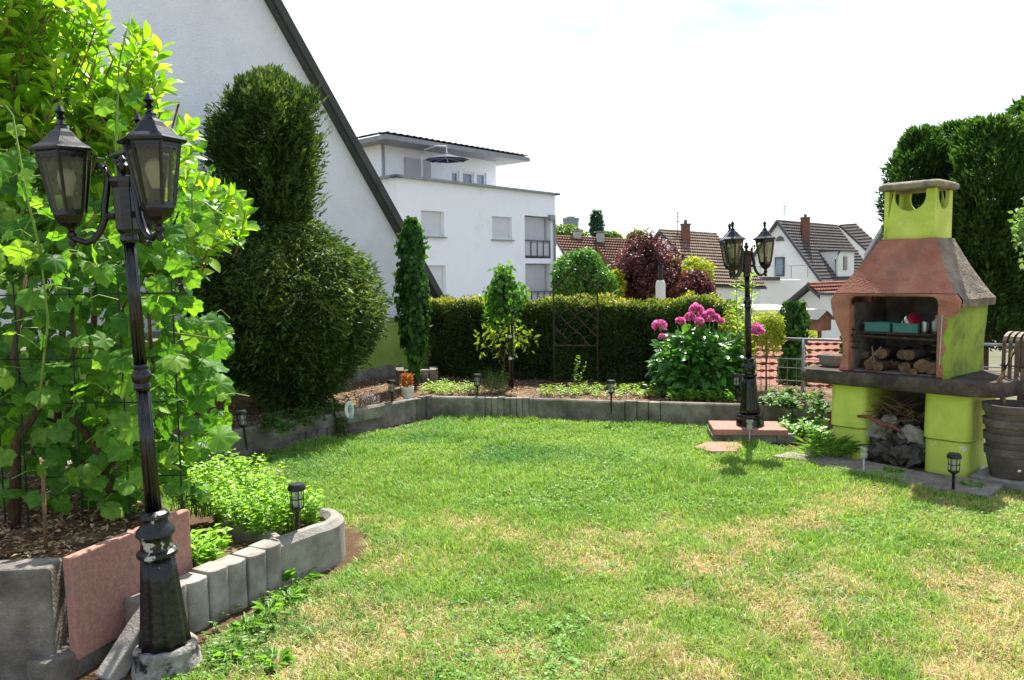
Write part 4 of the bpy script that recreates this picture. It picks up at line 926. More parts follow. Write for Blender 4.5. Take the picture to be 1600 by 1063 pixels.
p_ = on_ground(384, 690, .2); solar(p_, .27, 'solar lamp in yew shade next to the vine leaves', .4, tilt=(0, R_(-6)))
solar(on_ground(613, 633, .2), .27, 'solar lamp left of the white flower pot', .2)
solar(on_ground(746, 625, .2), .29, 'solar lamp left of the young staked tree', .2)
solar(on_ground(955, 636, .2), .28, 'solar lamp below the rusty trellis', .1)
solar(on_ground(1150, 626, .2), .29, 'solar lamp between peony and far lamp post', .3)
solar(on_ground(1489, 772, .0), .29, 'solar lamp on the ground before the right barbecue column', .5, 1.0)
# slim steel spots with a glass cup
def glass_spot(loc, label):
    r = empty('glass_spot_lamp', loc, 0, label, 'garden light', 'steel stake lights with glass cup')
    MB().tube([(0, 0, -.06), (0, 0, .15)], .0075, 8).build('stake', MT['steel'], r, smooth='full')
    MB().lathe([(.008, .145), (.022, .16), (.028, .185), (.020, .2), (.027, .215)], 12).build('glass_cup', MT['clear_glass'], r, smooth='full')
    MB().lathe([(.03, .214), (.03, .235), (.026, .238), (.001, .238)], 14).build('cap', MT['steel'], r, smooth=True)
glass_spot(on_ground(1171, 697, 0), 'steel stake light with glass cup before the far lamp')
glass_spot(on_ground(1349, 747, 0), 'steel stake light with glass cup before the barbecue opening')

# ------------------------------------------------------------------ barbecue
MT['hood'] = pmat('hood_terracotta', ['985f4e', 'ac715e', 'ba826f'], 5, rough=.92, bump=.7, bscale=55, stain=[('7d6355', 2.6, .5, .74), ('585049', 9, .6, .74), ('b0a698', 26, .64, .74)])
MT['hood_side'] = pmat('hood_side', ['75695a', '8f8270', 'a89a82'], 9, rough=.95, bump=1.0, bscale=42, stain=[('565045', 3, .45, .68), ('a59c84', 24, .6, .7)])
MT['orange'] = pmat('orange_rim', ['ab6a54', 'b87a63', 'c08a74'], 6, rough=.8, bump=.2, stain=[('8e5a44', 4, .55, .75)])
MT['cap_stone'] = pmat('cap_stone', ['6a6556', '8d8674', 'a49c88'], 9, rough=.95, bump=.8, bscale=55, stain=[('7a7a3a', 5, .55, .72)])
MT['slab_dark'] = pmat('table_slab', ['3a322d', '564c45', '6e635a'], 8, rough=.95, bump=.7, bscale=60, stain=[('2a2624', 3, .45, .65), ('6a4a3e', 6, .58, .72)])
def sooty(name, src, z0, z1):
    """the terracotta with a ragged soot mark above the fire opening"""
    m = src.copy(); m.name = name; t = m.node_tree; N = t.nodes.new; K = t.links.new; p = [x for x in t.nodes if x.type == 'BSDF_PRINCIPLED'][0]; old = p.inputs['Base Color'].links[0].from_socket
    tc_ = N('ShaderNodeTexCoord'); sx = N('ShaderNodeSeparateXYZ'); K(tc_.outputs['Object'], sx.inputs[0]); nz_ = N('ShaderNodeTexNoise'); nz_.inputs['Scale'].default_value = 14; nz_.inputs['Detail'].default_value = 6; K(tc_.outputs['Object'], nz_.inputs['Vector'])
    ad = N('ShaderNodeMath'); ad.operation = 'MULTIPLY_ADD'; ad.inputs[1].default_value = -.12; K(nz_.outputs[0], ad.inputs[0]); K(sx.outputs[2], ad.inputs[2])
    xm = N('ShaderNodeMath'); xm.operation = 'SUBTRACT'; xm.inputs[1].default_value = .47; K(sx.outputs[0], xm.inputs[0]); xa = N('ShaderNodeMath'); xa.operation = 'MULTIPLY'; K(xm.outputs[0], xa.inputs[0]); K(xm.outputs[0], xa.inputs[1]); a2 = N('ShaderNodeMath'); a2.operation = 'MULTIPLY_ADD'; a2.inputs[1].default_value = .45; K(xa.outputs[0], a2.inputs[0]); K(ad.outputs[0], a2.inputs[2])
    mr = N('ShaderNodeMapRange'); mr.inputs[1].default_value = z0; mr.inputs[2].default_value = z1; mr.inputs[3].default_value = .6; mr.inputs[4].default_value = 0; K(a2.outputs[0], mr.inputs[0])
    m3 = N('ShaderNodeMapRange'); m3.inputs[1].default_value = 1.17; m3.inputs[2].default_value = 1.27; K(ad.outputs[0], m3.inputs[0]); ml = N('ShaderNodeMath'); ml.operation = 'MULTIPLY'; K(mr.outputs[0], ml.inputs[0]); K(m3.outputs[0], ml.inputs[1]); mr = ml
    mx_ = N('ShaderNodeMix'); mx_.data_type = 'RGBA'; mx_.inputs[7].default_value = (*lin('35302c'), 1); K(mr.outputs[0], mx_.inputs[0]); K(old, mx_.inputs[6]); K(mx_.outputs[2], p.inputs['Base Color']); return m
MT['rim'] = pmat('terracotta_rim', ['9c6452', 'ae7461', 'ba8471'], 5, rough=.9, bump=.5, bscale=55, stain=[('7d6355', 3, .52, .72), ('5a524a', 11, .62, .74)])
MT['hood_soot'] = sooty('hood_soot', MT['rim'], 1.28, 1.36)
MT['lime_old'] = pmat('lime_weathered', ['7f9438', '93a83e', 'a0b748'], 5, rough=.85, bump=.3, bscale=60, stain=[('60662f', 3, .5, .72)])
MT['soot'] = pmat('sooty_firebrick', ['47423e', '6a645e', '8a837b'], 4, rough=.95, bump=.4, bscale=30)
MT['lime_chip'] = pmat('lime_chipped', ['bccb54', 'cad860', 'd3df6c'], 5, rough=.75, bump=.25, bscale=70, stain=[('a5b84e', 2.5, .5, .8), ('dcdcd8', 4.2, .575, .582)])
BO = on_ground(1300, 712); BA = R_(-48)
bq = empty('barbecue', BO, BA, 'masonry garden barbecue with terracotta hood and lime green chimney', 'barbecue')
def rrect(x0, x1, y0, y1, r, seg=5):
    P = []
    for cx, cy, a0 in ((x1-r, y0+r, -90), (x1-r, y1-r, 0), (x0+r, y1-r, 90), (x0+r, y0+r, 180)):
        for k in range(seg+1): a = R_(a0+90*k/seg); P.append((cx+r*math.cos(a), cy+r*math.sin(a)))
    return P
def loft(sections, cap=True):
    """sections [(poly, z)] with equal point counts"""
    mb = MB(); V = []; n = len(sections[0][0])
    for poly, z in sections: V += [(x, y, z) for x, y in poly]
    F = []
    for i in range(len(sections)-1):
        for k in range(n): a, b = i*n+k, i*n+(k+1) % n; F.append((a, b, b+n, a+n))
    if cap: F += [tuple(range(n-1, -1, -1)), tuple(range((len(sections)-1)*n, len(sections)*n))]
    return mb.add(V, F)
DEP = .60
for x0, x1, nm in ((-.02, .265, 'l'), (.725, 1.05, 'r')):
    low = loft([(rrect(x0, x1, 0, DEP, .06), -.03), (rrect(x0, x1, 0, DEP, .06), .248), (rrect(x0+.012, x1-.012, .012, DEP-.012, .05), .257)])
    low.build('column_foot', MT['lime_chip'], bq, smooth=True)
    loft([(rrect(x0+.012, x1-.012, .012, DEP-.012, .05), .258), (rrect(x0-.012, x1+.012, -.012, DEP, .065), .268), (rrect(x0-.006, x1+.006, -.006, DEP, .06), .63)]).build('column', MT['lime'], bq, smooth=True)
MB().box((.495, DEP-.03, .31), (.47, .05, .62)).build('back_panel', MT['soot'], bq)
# table slab with cut corners
sp = [(-.28, -.02), (-.20, -.1), (1.06, -.1), (1.26, .02), (1.32, .34), (1.32, .80), (-.28, .80)]
ins = lambda P, k: [((x-.5)*(1-k)+.5, (y-.3)*(1-k*2)+.3) for x, y in P]
loft([(ins(sp, .012), .622), (sp, .635), (sp, .715), (ins(sp, .014), .735)]).build('table_slab', MT['slab_dark'], bq, smooth=True)
# firebox: side cheeks with a hollow curve, back wall
def cheek(x_out, x_in):
    prof = [(0, .735, 0.0), (.0, .80, .03), (.012, .92, .05), (.02, 1.0, .04), (.0, 1.10, .015), (-.035, 1.18, -.01), (-.045, 1.26, -.02)]
    return prof
zb, ze = .735, 1.27
xl0, xr0 = .055, .885
curve = [(.735, .0, .0), (.79, .012, .02), (.88, .03, .045), (.97, .028, .045), (1.05, .008, .02), (1.13, -.03, -.015), (1.2, -.06, -.035), (1.285, -.065, -.04)]
fy1 = .73
for side in (0, 1):
    mb = MB(); V = []; F = []
    for z, du, dv in curve:
        if side == 0: P = [(xl0+du+.004, .021), (xl0+.075, .021), (xl0+.075, fy1), (xl0+du*.6, fy1)]
        else: P = [(xr0-.075, .021), (xr0-du*.35+.01, .021), (xr0-du*.2+.03, fy1), (xr0-.075, fy1)]
        V += [(x, y, z) for x, y in P]
    for i in range(len(curve)-1):
        for k in range(4): a, b = i*4+k, i*4+(k+1) % 4; F.append((a, b, b+4, a+4))
    F += [(3, 2, 1, 0), tuple(range(len(V)-4, len(V)))]
    mb.add(V, F); mb.build('firebox_cheek', MT['lime_old'] if side else MT['orange'], bq, bevel=.012)
MB().box((.47, fy1-.02, 1.06), (.84, .05, .66)).build('firebox_back', MT['soot'], bq)
MB().box((.47, .37, .742), (.66, .66, .012)).build('fire_floor', MT['soot'], bq)
for xx in (xl0+.081, xr0-.081): MB().box((xx, .40, 1.02), (.010, .66, .56)).build('soot_lining', MT['soot'], bq)
# hood: lintel with arched opening, then tapering to the chimney
mb = MB(); x0, x1, yf = -.022, .96, -.03
ox0, ox1, oz = .135, .81, 1.355
xl = [(xl0+du*1.0-.002, z) for z, du, dv in curve]; xr = [(xr0-du*.35+.012, z) for z, du, dv in curve]
arch = [(ox0, .737)]+[(ox0+.05*(1-math.cos(a)), 1.30+.055*math.sin(a)) for a in np.linspace(0, math.pi/2, 6)]+[(ox1-.05*(1-math.cos(a)), 1.30+.055*math.sin(a)) for a in np.linspace(math.pi/2, 0, 6)]+[(ox1, .737)]
out = xr[:-1]+[(x1, 1.268), (x1+.006, 1.33), (x1-.03, 1.38), (x0+.03, 1.38), (x0-.006, 1.33), (x0, 1.268)]+list(reversed(xl[:-1]))
poly = arch+out
mb.prism(poly, 0, .05, Matrix(((1, 0, 0, 0), (0, 0, 1, yf), (0, 1, 0, 0), (0, 0, 0, 1)))); mb.build('hood_front', MT['hood_soot'], bq, bevel=.012, seg=3)
lm = MB(); V = []
for z, du, dv in curve[:-1]: V += [(xr0-du*.35+.0135-(.028+.016*math.sin(z*37)+.010*math.sin(z*90)), yf-.0015, z), (xr0-du*.35+.0135, yf-.0015, z)]
V += [(v[0], yf+.06, v[2]) for v in V[1::2]]; n_v = len(curve)-1
lm.add(V, [(i*2, i*2+1, i*2+3, i*2+2) for i in range(n_v-1)]+[(i*2+1, 2*n_v+i, 2*n_v+i+1, i*2+3) for i in range(n_v-1)]); lm.build('lime_paint_edge', MT['lime_old'], bq)
# side lips of the hood
hs = MB(); hs.add([(x1+.002, yf+.06, 1.275), (x1+.002, .78, 1.275), (x1+.008, .78, 1.335), (x1+.008, yf+.06, 1.335), (x1-.03, .75, 1.382), (x1-.03, yf+.06, 1.382), (x1-.05, yf+.06, 1.275), (x1-.05, .78, 1.275)], [(0, 1, 2, 3), (3, 2, 4, 5), (0, 6, 7, 1), (1, 7, 4, 2)])
hs.build('hood_lip', MT['hood_side'], bq)
hs = MB(); hs.add([(x0-.002, yf+.06, 1.275), (x0-.002, .78, 1.275), (x0-.008, .78, 1.335), (x0-.008, yf+.06, 1.335), (x0+.03, .75, 1.382), (x0+.03, yf+.06, 1.382), (x0+.05, yf+.06, 1.275), (x0+.05, .78, 1.275)], [(0, 1, 2, 3), (3, 2, 4, 5), (0, 6, 7, 1), (1, 7, 4, 2)])
hs.build('hood_lip', MT['hood'], bq)
cx0, cx1, cy0, cy1, zc = .295, .69, .215, .575, 1.815
b4 = [(x0+.03, yf), (x1-.03, yf), (x1-.03, .76), (x0+.03, .76)]; t4 = [(cx0-.015, cy0-.02), (cx1+.015, cy0-.02), (cx1+.015, cy1+.02), (cx0-.015, cy1+.02)]
nl = 9
def hoodsec(i):
    t = i/nl; k = t-.10*math.sin(math.pi*t)*.9          # slightly hollow flanks
    return [(a[0]+(b[0]-a[0])*(t+.05*math.sin(math.pi*t)), a[1]+(b[1]-a[1])*(t+.05*math.sin(math.pi*t))) for a, b in zip(b4, t4)], 1.38+(zc-1.38)*t
secs = [hoodsec(i) for i in range(nl+1)]
for nm, k, mt in (('hood_slope', 0, 'hood'), ('hood_slope', 1, 'hood_side'), ('hood_slope', 2, 'hood_side'), ('hood_slope', 3, 'hood')):
    mb = MB(); V = []
    for (poly, z) in secs:
        a, b = Vector((*poly[k], z)), Vector((*poly[(k+1) % 4], z))
        for j in range(9):
            p = a.lerp(b, j/8); q = .0 if j in (0, 8) else .010*mnoise.noise(p*6); V.append(p+Vector((q, q, q)))
    F = [(i*9+j, i*9+j+1, (i+1)*9+j+1, (i+1)*9+j) for i in range(nl) for j in range(8)]
    mb.add(V, F); mb.build(nm, MT[mt], bq, smooth='full')
# chimney with half-moon vents cut into its faces
def vent_face(w, h, r, cz):
    """flat face in XZ with a half-round opening hanging from its top edge"""
    n = 12; arc = [(w/2+r*math.cos(math.pi+math.pi*k/n), cz+r*.92*math.sin(math.pi+math.pi*k/n)) for k in range(n+1)]
    return [(0, 0), (w, 0), (w, h), (w/2+r, h)]+list(reversed(arc))+[(w/2-r, h)]
CH = 2.205-zc+.01
for (ax, ay, rz, w) in ((cx0, cy0, 0, cx1-cx0), (cx1, cy0, math.pi/2, cy1-cy0), (cx1, cy1, math.pi, cx1-cx0), (cx0, cy1, -math.pi/2, cy1-cy0)):
    r = w*.31 if w > .35 else w*.25
    mb = MB(); mb.prism(vent_face(w, CH, r, CH-.055), 0, .035, Matrix(((1, 0, 0, 0), (0, 0, 1, 0), (0, 1, 0, 0), (0, 0, 0, 1))))
    mb.build('chimney_face', MT['lime'], bq, loc=(ax, ay, zc-.012), rot=(0, 0, rz), bevel=.004, seg=1)
MB().lathe([(.10, zc-.4), (.10, zc+.02)], 12, c=((cx0+cx1)/2, (cy0+cy1)/2, 0)).build('smoke_pipe', MT['soot'], bq)
cp_ = rrect(cx0-.05, cx1+.05, cy0-.05, cy1+.05, .06, 4)
q = lambda k: [((x-.4925)*k+.4925, (y-.395)*k+.395) for x, y in cp_]
loft([(q(.97), 2.208), (q(1.0), 2.222), (q(.985), 2.25), (q(.86), 2.268), (q(.4), 2.276)]).build('chimney_cap', MT['cap_stone'], bq, smooth='full')
# grill rails and tray
for z in (.93, .98, 1.03, 1.08):
    for xx in (.15, .80): MB().box((xx, .045, z), (.09, .025, .012)).build('grill_rail', MT['black_plastic'], bq)
MB().box((.475, .3, 1.055), (.62, .46, .016)).build('grill_tray', MT['rust'], bq, bevel=.003)
MB().tube([(.13, .03, 1.03), (.83, .03, 1.02)], .010, 8).build('grill_bar', MT['rust'], bq)
MB().tube([(.845, -.03, 1.22), (.838, -.035, .84)], .008, 8).build('poker', MT['steel'], bq)
BM = Matrix.Translation(BO) @ Matrix.Rotation(BA, 4, 'Z')
def bl(x, y, z): return BM @ Vector((x, y, z))
# things kept on the grill
MT['teal'] = pmat('teal_plastic', ['3f736c', '4f857d'], 5, rough=.5, bump=.05)
MT['red_ware'] = pmat('red_enamel', ['a8283c', 'c23a4c'], 5, rough=.3, bump=0, spec=.5)
def crate(x, w, label):
    r = empty('plastic_box', bl(x, .2, 1.064), BA, label, 'box', 'teal boxes on the grill'); t = .006; h = .075; d = .2
    MB().box((0, -d/2, h/2), (w, t, h)).build('front', MT['teal'], r); MB().box((0, d/2, h/2), (w, t, h)).build('back', MT['teal'], r)
    for s in (-1, 1): MB().box((s*(w/2-t/2), 0, h/2), (t, d-t, h)).build('side', MT['teal'], r)
    MB().box((0, 0, t/2), (w-2*t, d-2*t, t)).build('bottom', MT['teal'], r)
    MB().box((0, -d/2-.003, h-.006), (w+.01, .012, .012)).build('rim', MT['teal'], r)
crate(.31, .20, 'left of two flat teal plastic boxes on the barbecue grill'); crate(.53, .19, 'right of two teal plastic boxes, holding the red and white cup')
cu = empty('enamel_cup', bl(.52, .20, 1.12), BA, 'red and white cup tipped over in the teal box', 'cup'); cu.rotation_euler = (R_(10), R_(52), BA); cu.scale = (1.3, 1.3, 1.3)
MB().lathe([(.042, -.03), (.05, .06), (.052, .062)], 20).build('cup_body', MT['red_ware'], cu, smooth=True); MB().lathe([(.053, .018), (.0545, .04)], 20, caps=False).build('white_band', MT['white_paint'], cu, smooth='full'); MB().lathe([(.0465, -.012), (.0485, .0)], 20, caps=False).build('white_band', MT['white_paint'], cu, smooth='full')
for i, (x, y, r, h) in enumerate(((.665, .14, .028, .09), (.725, .17, .028, .095))):
    MB().lathe([(r*.9, 0), (r, .005), (r, h), (r*.9, h+.004), (.001, h+.005)], 16).build('tin_can', MT['steel'], None, smooth=True, loc=bl(x, y, 1.064))
    tag(bpy.context.scene.objects[-1] if False else COL.objects[-1], ('left', 'right')[i]+' one of two small steel tins on the barbecue grill', 'tin', 'steel tins on the grill')
o = MB().lathe([(.02, 0), (.026, .004), (.03, .09), (.012, .12), (.012, .15)], 14).build('glass_bottle', MT['clear_glass'], None, smooth='full', loc=bl(.765, .1, 1.064)); tag(o, 'small clear glass bottle beside the steel tins', 'bottle')
# firewood in the fire box
MT['wood_end'] = pmat('log_end', ['5c4633', '7a6048', '957c5e'], 25, rough=.9, bump=.4); MT['grey_wood'] = pmat('weathered_wood', ['4d443c', '6b6056', '857a6e'], 15, rough=.95, bump=.6, stretch=(1, 1, .3))
def log(x, y, z, r, ln, rz, label, group, tilt=0.0, mat=None, name='firewood_log'):
    r *= .9; z -= .005
    lg = empty(name, bl(x, y, z), BA+rz, label, 'log', group); lg.rotation_euler = (R_(90)+tilt, 0, BA+rz)
    MB().lathe([(r*(1+.05*math.sin(i*2.1)), -ln/2+ln*i/5) for i in range(6)], 14, (lambda a, i: 1+.09*math.sin(2*a+i*.3)+.05*math.sin(5*a+r*99)), caps=False).build('log_bark', mat or MT['bark'], lg, smooth='full')
    for s in (-1, 1): MB().lathe([(r*.985, s*ln/2*.998), (r*.5, s*ln/2*1.004), (.001, s*ln/2*1.005)], 14, (lambda a, i: 1+.09*math.sin(2*a+(0 if s < 0 else 1.5))+.05*math.sin(5*a+r*99)), caps=False).build('cut_end', MT['wood_end'], lg)
upper = [(.25, .24, .80, .055, .3, .1, 'lowest left log in the barbecue firebox, dark bark'), (.36, .2, .79, .045, .3, -.1, 'small log end low in the firebox beside the straw'), (.30, .30, .885, .052, .3, .15, 'orange-brown log resting high at left of the firebox'),
         (.52, .26, .79, .05, .3, .05, 'log at the bottom middle of the firebox'), (.565, .3, .885, .052, .28, -.2, 'pale grey log high in the middle of firebox'), (.66, .22, .815, .066, .3, .12, 'thick round log at right of the firebox'),
         (.765, .2, .805, .058, .3, -.1, 'log end beside the right cheek of the firebox'), (.44, .36, .88, .05, .26, .2, 'log lying behind the straw in the firebox'), (.19, .33, .86, .04, .26, -.2, 'thin log wedged against the left firebox wall'), (.60, .12, .77, .03, .22, .3, 'thin split log lying lowest before the thick round log'), (.76, .32, .89, .042, .26, .1, 'log resting high beside the right firebox wall'), (.70, .38, .91, .045, .3, 1.2, 'log lying crosswise at the back of the firebox')]
for i, u in enumerate(upper): log(*u, 'logs in the firebox', mat=MT['bark'] if i % 2 else MT['grey_wood'])
st_ = empty('straw_bundle', bl(.44, .1, .745), BA, 'bundle of dry straw among the firewood', 'straw')
for i in range(22):
    a = random.uniform(-.9, .9); MB().tube([(random.uniform(-.03, .03), .05, .02), (math.sin(a)*.06, 0, .06), (math.sin(a)*.15, -.03, .03+.06*math.cos(a))], .0022, 4).build('straw', MT['twig'], st_)
for i, (x, a) in enumerate(((.255, .1), (.33, -.05))):
    o = MB().tube([(0, 0, 0), (a*.3, .01, .1), (a, .05, .2)], .006, 6).build('stick', MT['wood_end'], None, loc=bl(x, .03, .745)); o.rotation_euler = (0, 0, BA); tag(o, ('left', 'right')[i]+' one of two bare sticks leaning on the firebox logs', 'stick', 'sticks in the firebox')
# stones and roots below the table
MT['rock'] = pmat('field_stone', ['3a352f', '504a43', '686158'], 9, rough=.95, bump=.7, bscale=40, objrand=.25); MT['rock_pale'] = pmat('pale_stone', ['7d776d', '9a948a', 'b5afa5'], 7, rough=.95, bump=.6, bscale=40, objrand=.1)
MT['root'] = pmat('red_root', ['6e4334', '8a5845'], 12, rough=.9, bump=.4)
stones = [(.36, .10, .10, (.10, .09, .09), 0), (.50, .08, .07, (.09, .09, .075), 0), (.63, .10, .08, (.10, .09, .08), 0), (.35, .14, .27, (.115, .09, .085), 1), (.50, .14, .20, (.09, .09, .07), 0), (.62, .13, .235, (.085, .08, .085), 1), (.55, .24, .33, (.09, .09, .06), 0), (.41, .26, .38, (.1, .09, .05), 0), (.66, .24, .36, (.07, .09, .06), 0)]
wh = ('bottom left', 'bottom middle', 'bottom right', 'upper left', 'central', 'upper right', 'hindmost middle', 'hindmost left', 'hindmost right')
for i, (x, y, z, r, pale) in enumerate(stones):
    o = MB().blob((0, 0, 0), r, 12, 8, 1.1, 1.9, i*3.7).build('field_stone', MT['rock_pale' if pale else 'rock'], None, bevel=.006, loc=bl(x, y, z), rot=(random.random(), random.random(), random.random()*3))
    tag(o, wh[i]+(' pale' if pale else ' grey')+' stone in the heap under the barbecue table', 'stone', 'stones under the barbecue')
o = MB().tube([bl(.22, -.03, .37), bl(.30, -.01, .375), bl(.36, .0, .345), bl(.41, .0, .315), bl(.46, .01, .325), bl(.52, .03, .29), bl(.54, .05, .26)], [.010, .014, .016, .017, .016, .014, .009], 8).build('twisted_root', MT['root'], None, smooth='full'); tag(o, 'twisted reddish root on the stones under barbecue', 'root')
for i in range(42):
    a = bl(random.uniform(.3, .7), random.uniform(.1, .3), random.uniform(.36, .48)); d = Vector((random.uniform(-.3, .3), random.uniform(-.1, .1), random.uniform(-.12, .14)))
    a2 = a+d; pts = [a, (a+a2)/2+Vector((0, 0, random.uniform(-.02, .03))), a2]
    if i == 0: tw0 = empty('brushwood', (0, 0, 0), 0, 'loose brushwood twigs piled under the barbecue table', 'brushwood')
    MB().tube(pts, [.006, .005, .003], 5).build('twig', MT['twig'], tw0)
# bowl, pots, arched rack
o = empty('stone_bowl', bl(-.11, .22, .735), BA, 'grey oval planting bowl on the left end of barbecue slab', 'bowl')
MB().lathe([(.085, 0), (.115, .02), (.128, .088), (.134, .095), (.134, .104), (.122, .104), (.116, .09), (.07, .075), (.001, .07)], 28, sx=1, sy=.7).build('bowl_body', MT['concrete_pale'], o, smooth='full')
MB().lathe([(.116, .088), (.06, .095), (.001, .096)], 20, sy=.7).build('earth', MT['soil'], o)
MT['pot'] = pmat('brown_pot', ['4d4540', '5c534d', '695f58'], 8, rough=.7, bump=.15, stain=[('7b726a', 5, .55, .75)])
pp = on_ground(1580, 742, .06)
def pot(z, r, h, label):
    o = empty('flower_pot', (pp.x, pp.y, z), random.random(), label, 'pot', 'brown pots stacked beside barbecue')
    MB().lathe([(r*.72, 0), (r*.78, .01), (r*.93, h*.7), (r*.94, h*.74), (r, h*.76), (r*1.02, h), (r*.95, h), (r*.9, h*.8), (r*.7, .03), (.001, .03)], 32).build('pot_body', MT['pot'], o, smooth=True)
    return o
for i, nm in enumerate(('lowest', 'second lowest', 'second highest', 'topmost')): 
    o = pot(.05+i*.105, .178+.006*i, .22, nm+' brown pot of the stack beside barbecue')
    if i in (0, 3): MB().box((0, 0, 0), (.03, .003, .014)).build('price_sticker', MT['white_paint'], o, loc=(.178*.86*math.sin(-1.9+1.2) if False else -.10, -.14, .08))
o = MB().box((0, 0, 0), (.5, .42, .06)).build('paving_slab', MT['concrete_pale'], None, bevel=.008, loc=(pp.x+.05, pp.y, .02), rot=(0, 0, BA)); tag(o, 'grey paving slab under the stack of brown pots', 'slab')
o = MB().tube([(pp.x-.02, pp.y, .35), (pp.x-.08, pp.y+.05, .75), (pp.x+.06, pp.y+.12, .95)], [.018, .02, .014], 8).build('bamboo_cane', MT['twig'], None, smooth='full'); tag(o, 'thick bamboo stump sticking out of the stacked pots', 'cane')
MT['rack'] = pmat('brown_slats', ['54443a', '6d5a4e', '85726a'], 10, rough=.6, bump=.2)
rk = empty('arched_rack', bl(1.17, .30, .735), BA+R_(-10), 'rack of arched brown slats on the right end of barbecue slab', 'rack')
for i in range(7):
    x = -.0+i*.045; mb = MB(); m = 18; V = []
    for k in range(m+1):
        t = k/m
        if t < .3: y, z = -.0, .27*t/.3
        elif t < .75: a = math.pi*(t-.3)/.45; y, z = .11-.11*math.cos(a), .27+.11*math.sin(a)*.75
        else: y, z = .22, .27*(1-(t-.75)/.25)
        V += [(x-.013, y, z), (x+.013, y, z)]
    mb.add(V, [(2*k, 2*k+1, 2*k+3, 2*k+2) for k in range(m)]); s_ = mb.build('arched_slat', MT['rack'], rk); md = s_.modifiers.new('t', 'SOLIDIFY'); md.thickness = .008
MB().tube([(-.02, -.008, .1), (.3, -.008, .1)], .006, 6).build('cross_bar', MT['rust'], rk); MB().tube([(-.02, .225, .1), (.3, .225, .1)], .006, 6).build('cross_bar', MT['rust'], rk)

# ------------------------------------------------------------------ fence at the terrace edge
MT['galv'] = pmat('galvanised', ['7d8183', '94989a', 'a8abad'], 15, rough=.45, metal=.3, bump=.05)
fa, fb = at_depth(1176, 528, 9.3), at_depth(1365, 522, 8.6); fb.z = fa.z
fn = empty('railing_fence', (0, 0, 0), 0, 'galvanised tube railing with wire mesh at the terrace edge', 'fence')
fd = (fb-fa); fe = fb+fd*1.0
MB().tube([fa, fe], .016, 8).build('top_rail', MT['galv'], fn, smooth='full'); dn = Vector((0, 0, -.13)); MB().tube([fa+dn*1.8, fe+dn*1.8], .007, 6).build('wire_rail', MT['galv'], fn)
for k in range(5): p = fa.lerp(fe, .22+k*.22); MB().tube([p, Vector((p.x, p.y, -.1))], .02, 8).build('post', MT['galv'], fn, smooth='full')
wires = int((fe-fa).length/.1)
for k in range(wires): p = fa.lerp(fe, k/wires); MB().tube([p+dn*1.8, Vector((p.x, p.y, 0.05))], .0028, 4).build('wire', MT['galv'], fn)
for z in (.15, .3, .45): MB().tube([Vector((fa.x, fa.y, z)), Vector((fe.x, fe.y, z))], .0028, 4).build('wire', MT['galv'], fn)

# ------------------------------------------------------------------ rusty trellis
ta, tb = on_ground(866, 602, .19), on_ground(934, 603, .19); tw = (tb-ta).length; th = at_depth(900, 487, ta.y).z-.19
tl = empty('trellis', (ta.x, ta.y, .19), math.atan2((tb-ta).y, (tb-ta).x), 'rusty iron garden trellis with lattice and pointed top', 'trellis')
zt1 = 1.25; zap = 1.47
def bar(pts, r=.006, nm='lattice_bar'): MB().tube(pts, r, 6).build(nm, MT['rust'], tl)
bar([(0, 0, -.1), (0, 0, zt1+.08)], .011, 'upright'); bar([(tw, 0, -.1), (tw, 0, zt1+.02)], .011, 'upright')
bar([(0, 0, .06), (tw, 0, .06)], .007, 'cross_bar'); bar([(0, 0, .5), (tw, 0, .5)], .007, 'cross_bar'); bar([(0, 0, zt1), (tw*.15, 0, zt1)], .007, 'cross_bar')
arcp = [(tw*.27+0, 0, .5)]+[(tw/2-tw*.23*math.cos(a), 0, .5+.16*math.sin(a)) for a in np.linspace(.05, math.pi-.05, 12)]
bar(arcp, .007, 'arch')
dzl = .2
for k in range(9):
    # rising bars clipped to the frame and the pointed head
    for sg in (1, -1):
        z0 = .5+dzl*k-.5; p0 = Vector((0, 0, z0)) if sg > 0 else Vector((tw, 0, z0)); p1 = Vector((tw, 0, z0+tw)) if sg > 0 else Vector((0, 0, z0+tw))
        def ok(p):
            lim = zt1+(zap-zt1)*(1-abs(p.x/tw-.5)*2); inarch = ((p.x-tw/2)/(tw*.23))**2+((p.z-.5)/.16)**2 < 1
            return .5 <= p.z <= lim and not inarch
        S = [p0.lerp(p1, i/60) for i in range(61)]; run = []
        for p in S+[None]:
            if p is not None and ok(p): run.append(p)
            else:
                if len(run) > 4: bar([run[0], run[-1]], .006)
                run = []
bar([(0, 0, zt1), (tw/2, 0, zap)], .006); bar([(tw, 0, zt1), (tw/2, 0, zap)], .006)

# ------------------------------------------------------------------ small garden things
fp = on_ground(637, 620, .24); r = empty('flower_pot', (fp.x, fp.y, .22), 0, 'white flower pot with dried orange plant on edging', 'pot')
MB().lathe([(.055, 0), (.068, .10), (.072, .105), (.072, .13), (.064, .13), (.06, .1), (.001, .1)], 24).build('pot_body', MT['white_paint'], r, smooth=True)
MT['dry_plant'] = leafmat('dry_plant', ['a05a28', 'c07a3a', 'd09a58'], .2, (1.3, 1.1, .8))
n = 260; a = rng.random(n)*6.28; P = np.stack([.05*np.cos(a)*rng.random(n), .05*np.sin(a)*rng.random(n), .12+.14*rng.random(n)], 1); Dd = np.stack([np.cos(a)*.7, np.sin(a)*.7, .8*rng.random(n)+.3], 1)
link_mesh('dried_leaves', leaves_mesh('dried_leaves', P, Dd, rand_unit(n), .05, .016, MT['dry_plant']), r)
op = on_ground(546, 650, .24); r = empty('oval_ornament', (op.x, op.y, .2), R_(20), 'white oval garden ornament standing on the edging by yew', 'ornament')
MT['blueish'] = pmat('pale_blue', ['8fa6b8', 'a8bccb'], 5, rough=.5, bump=0)
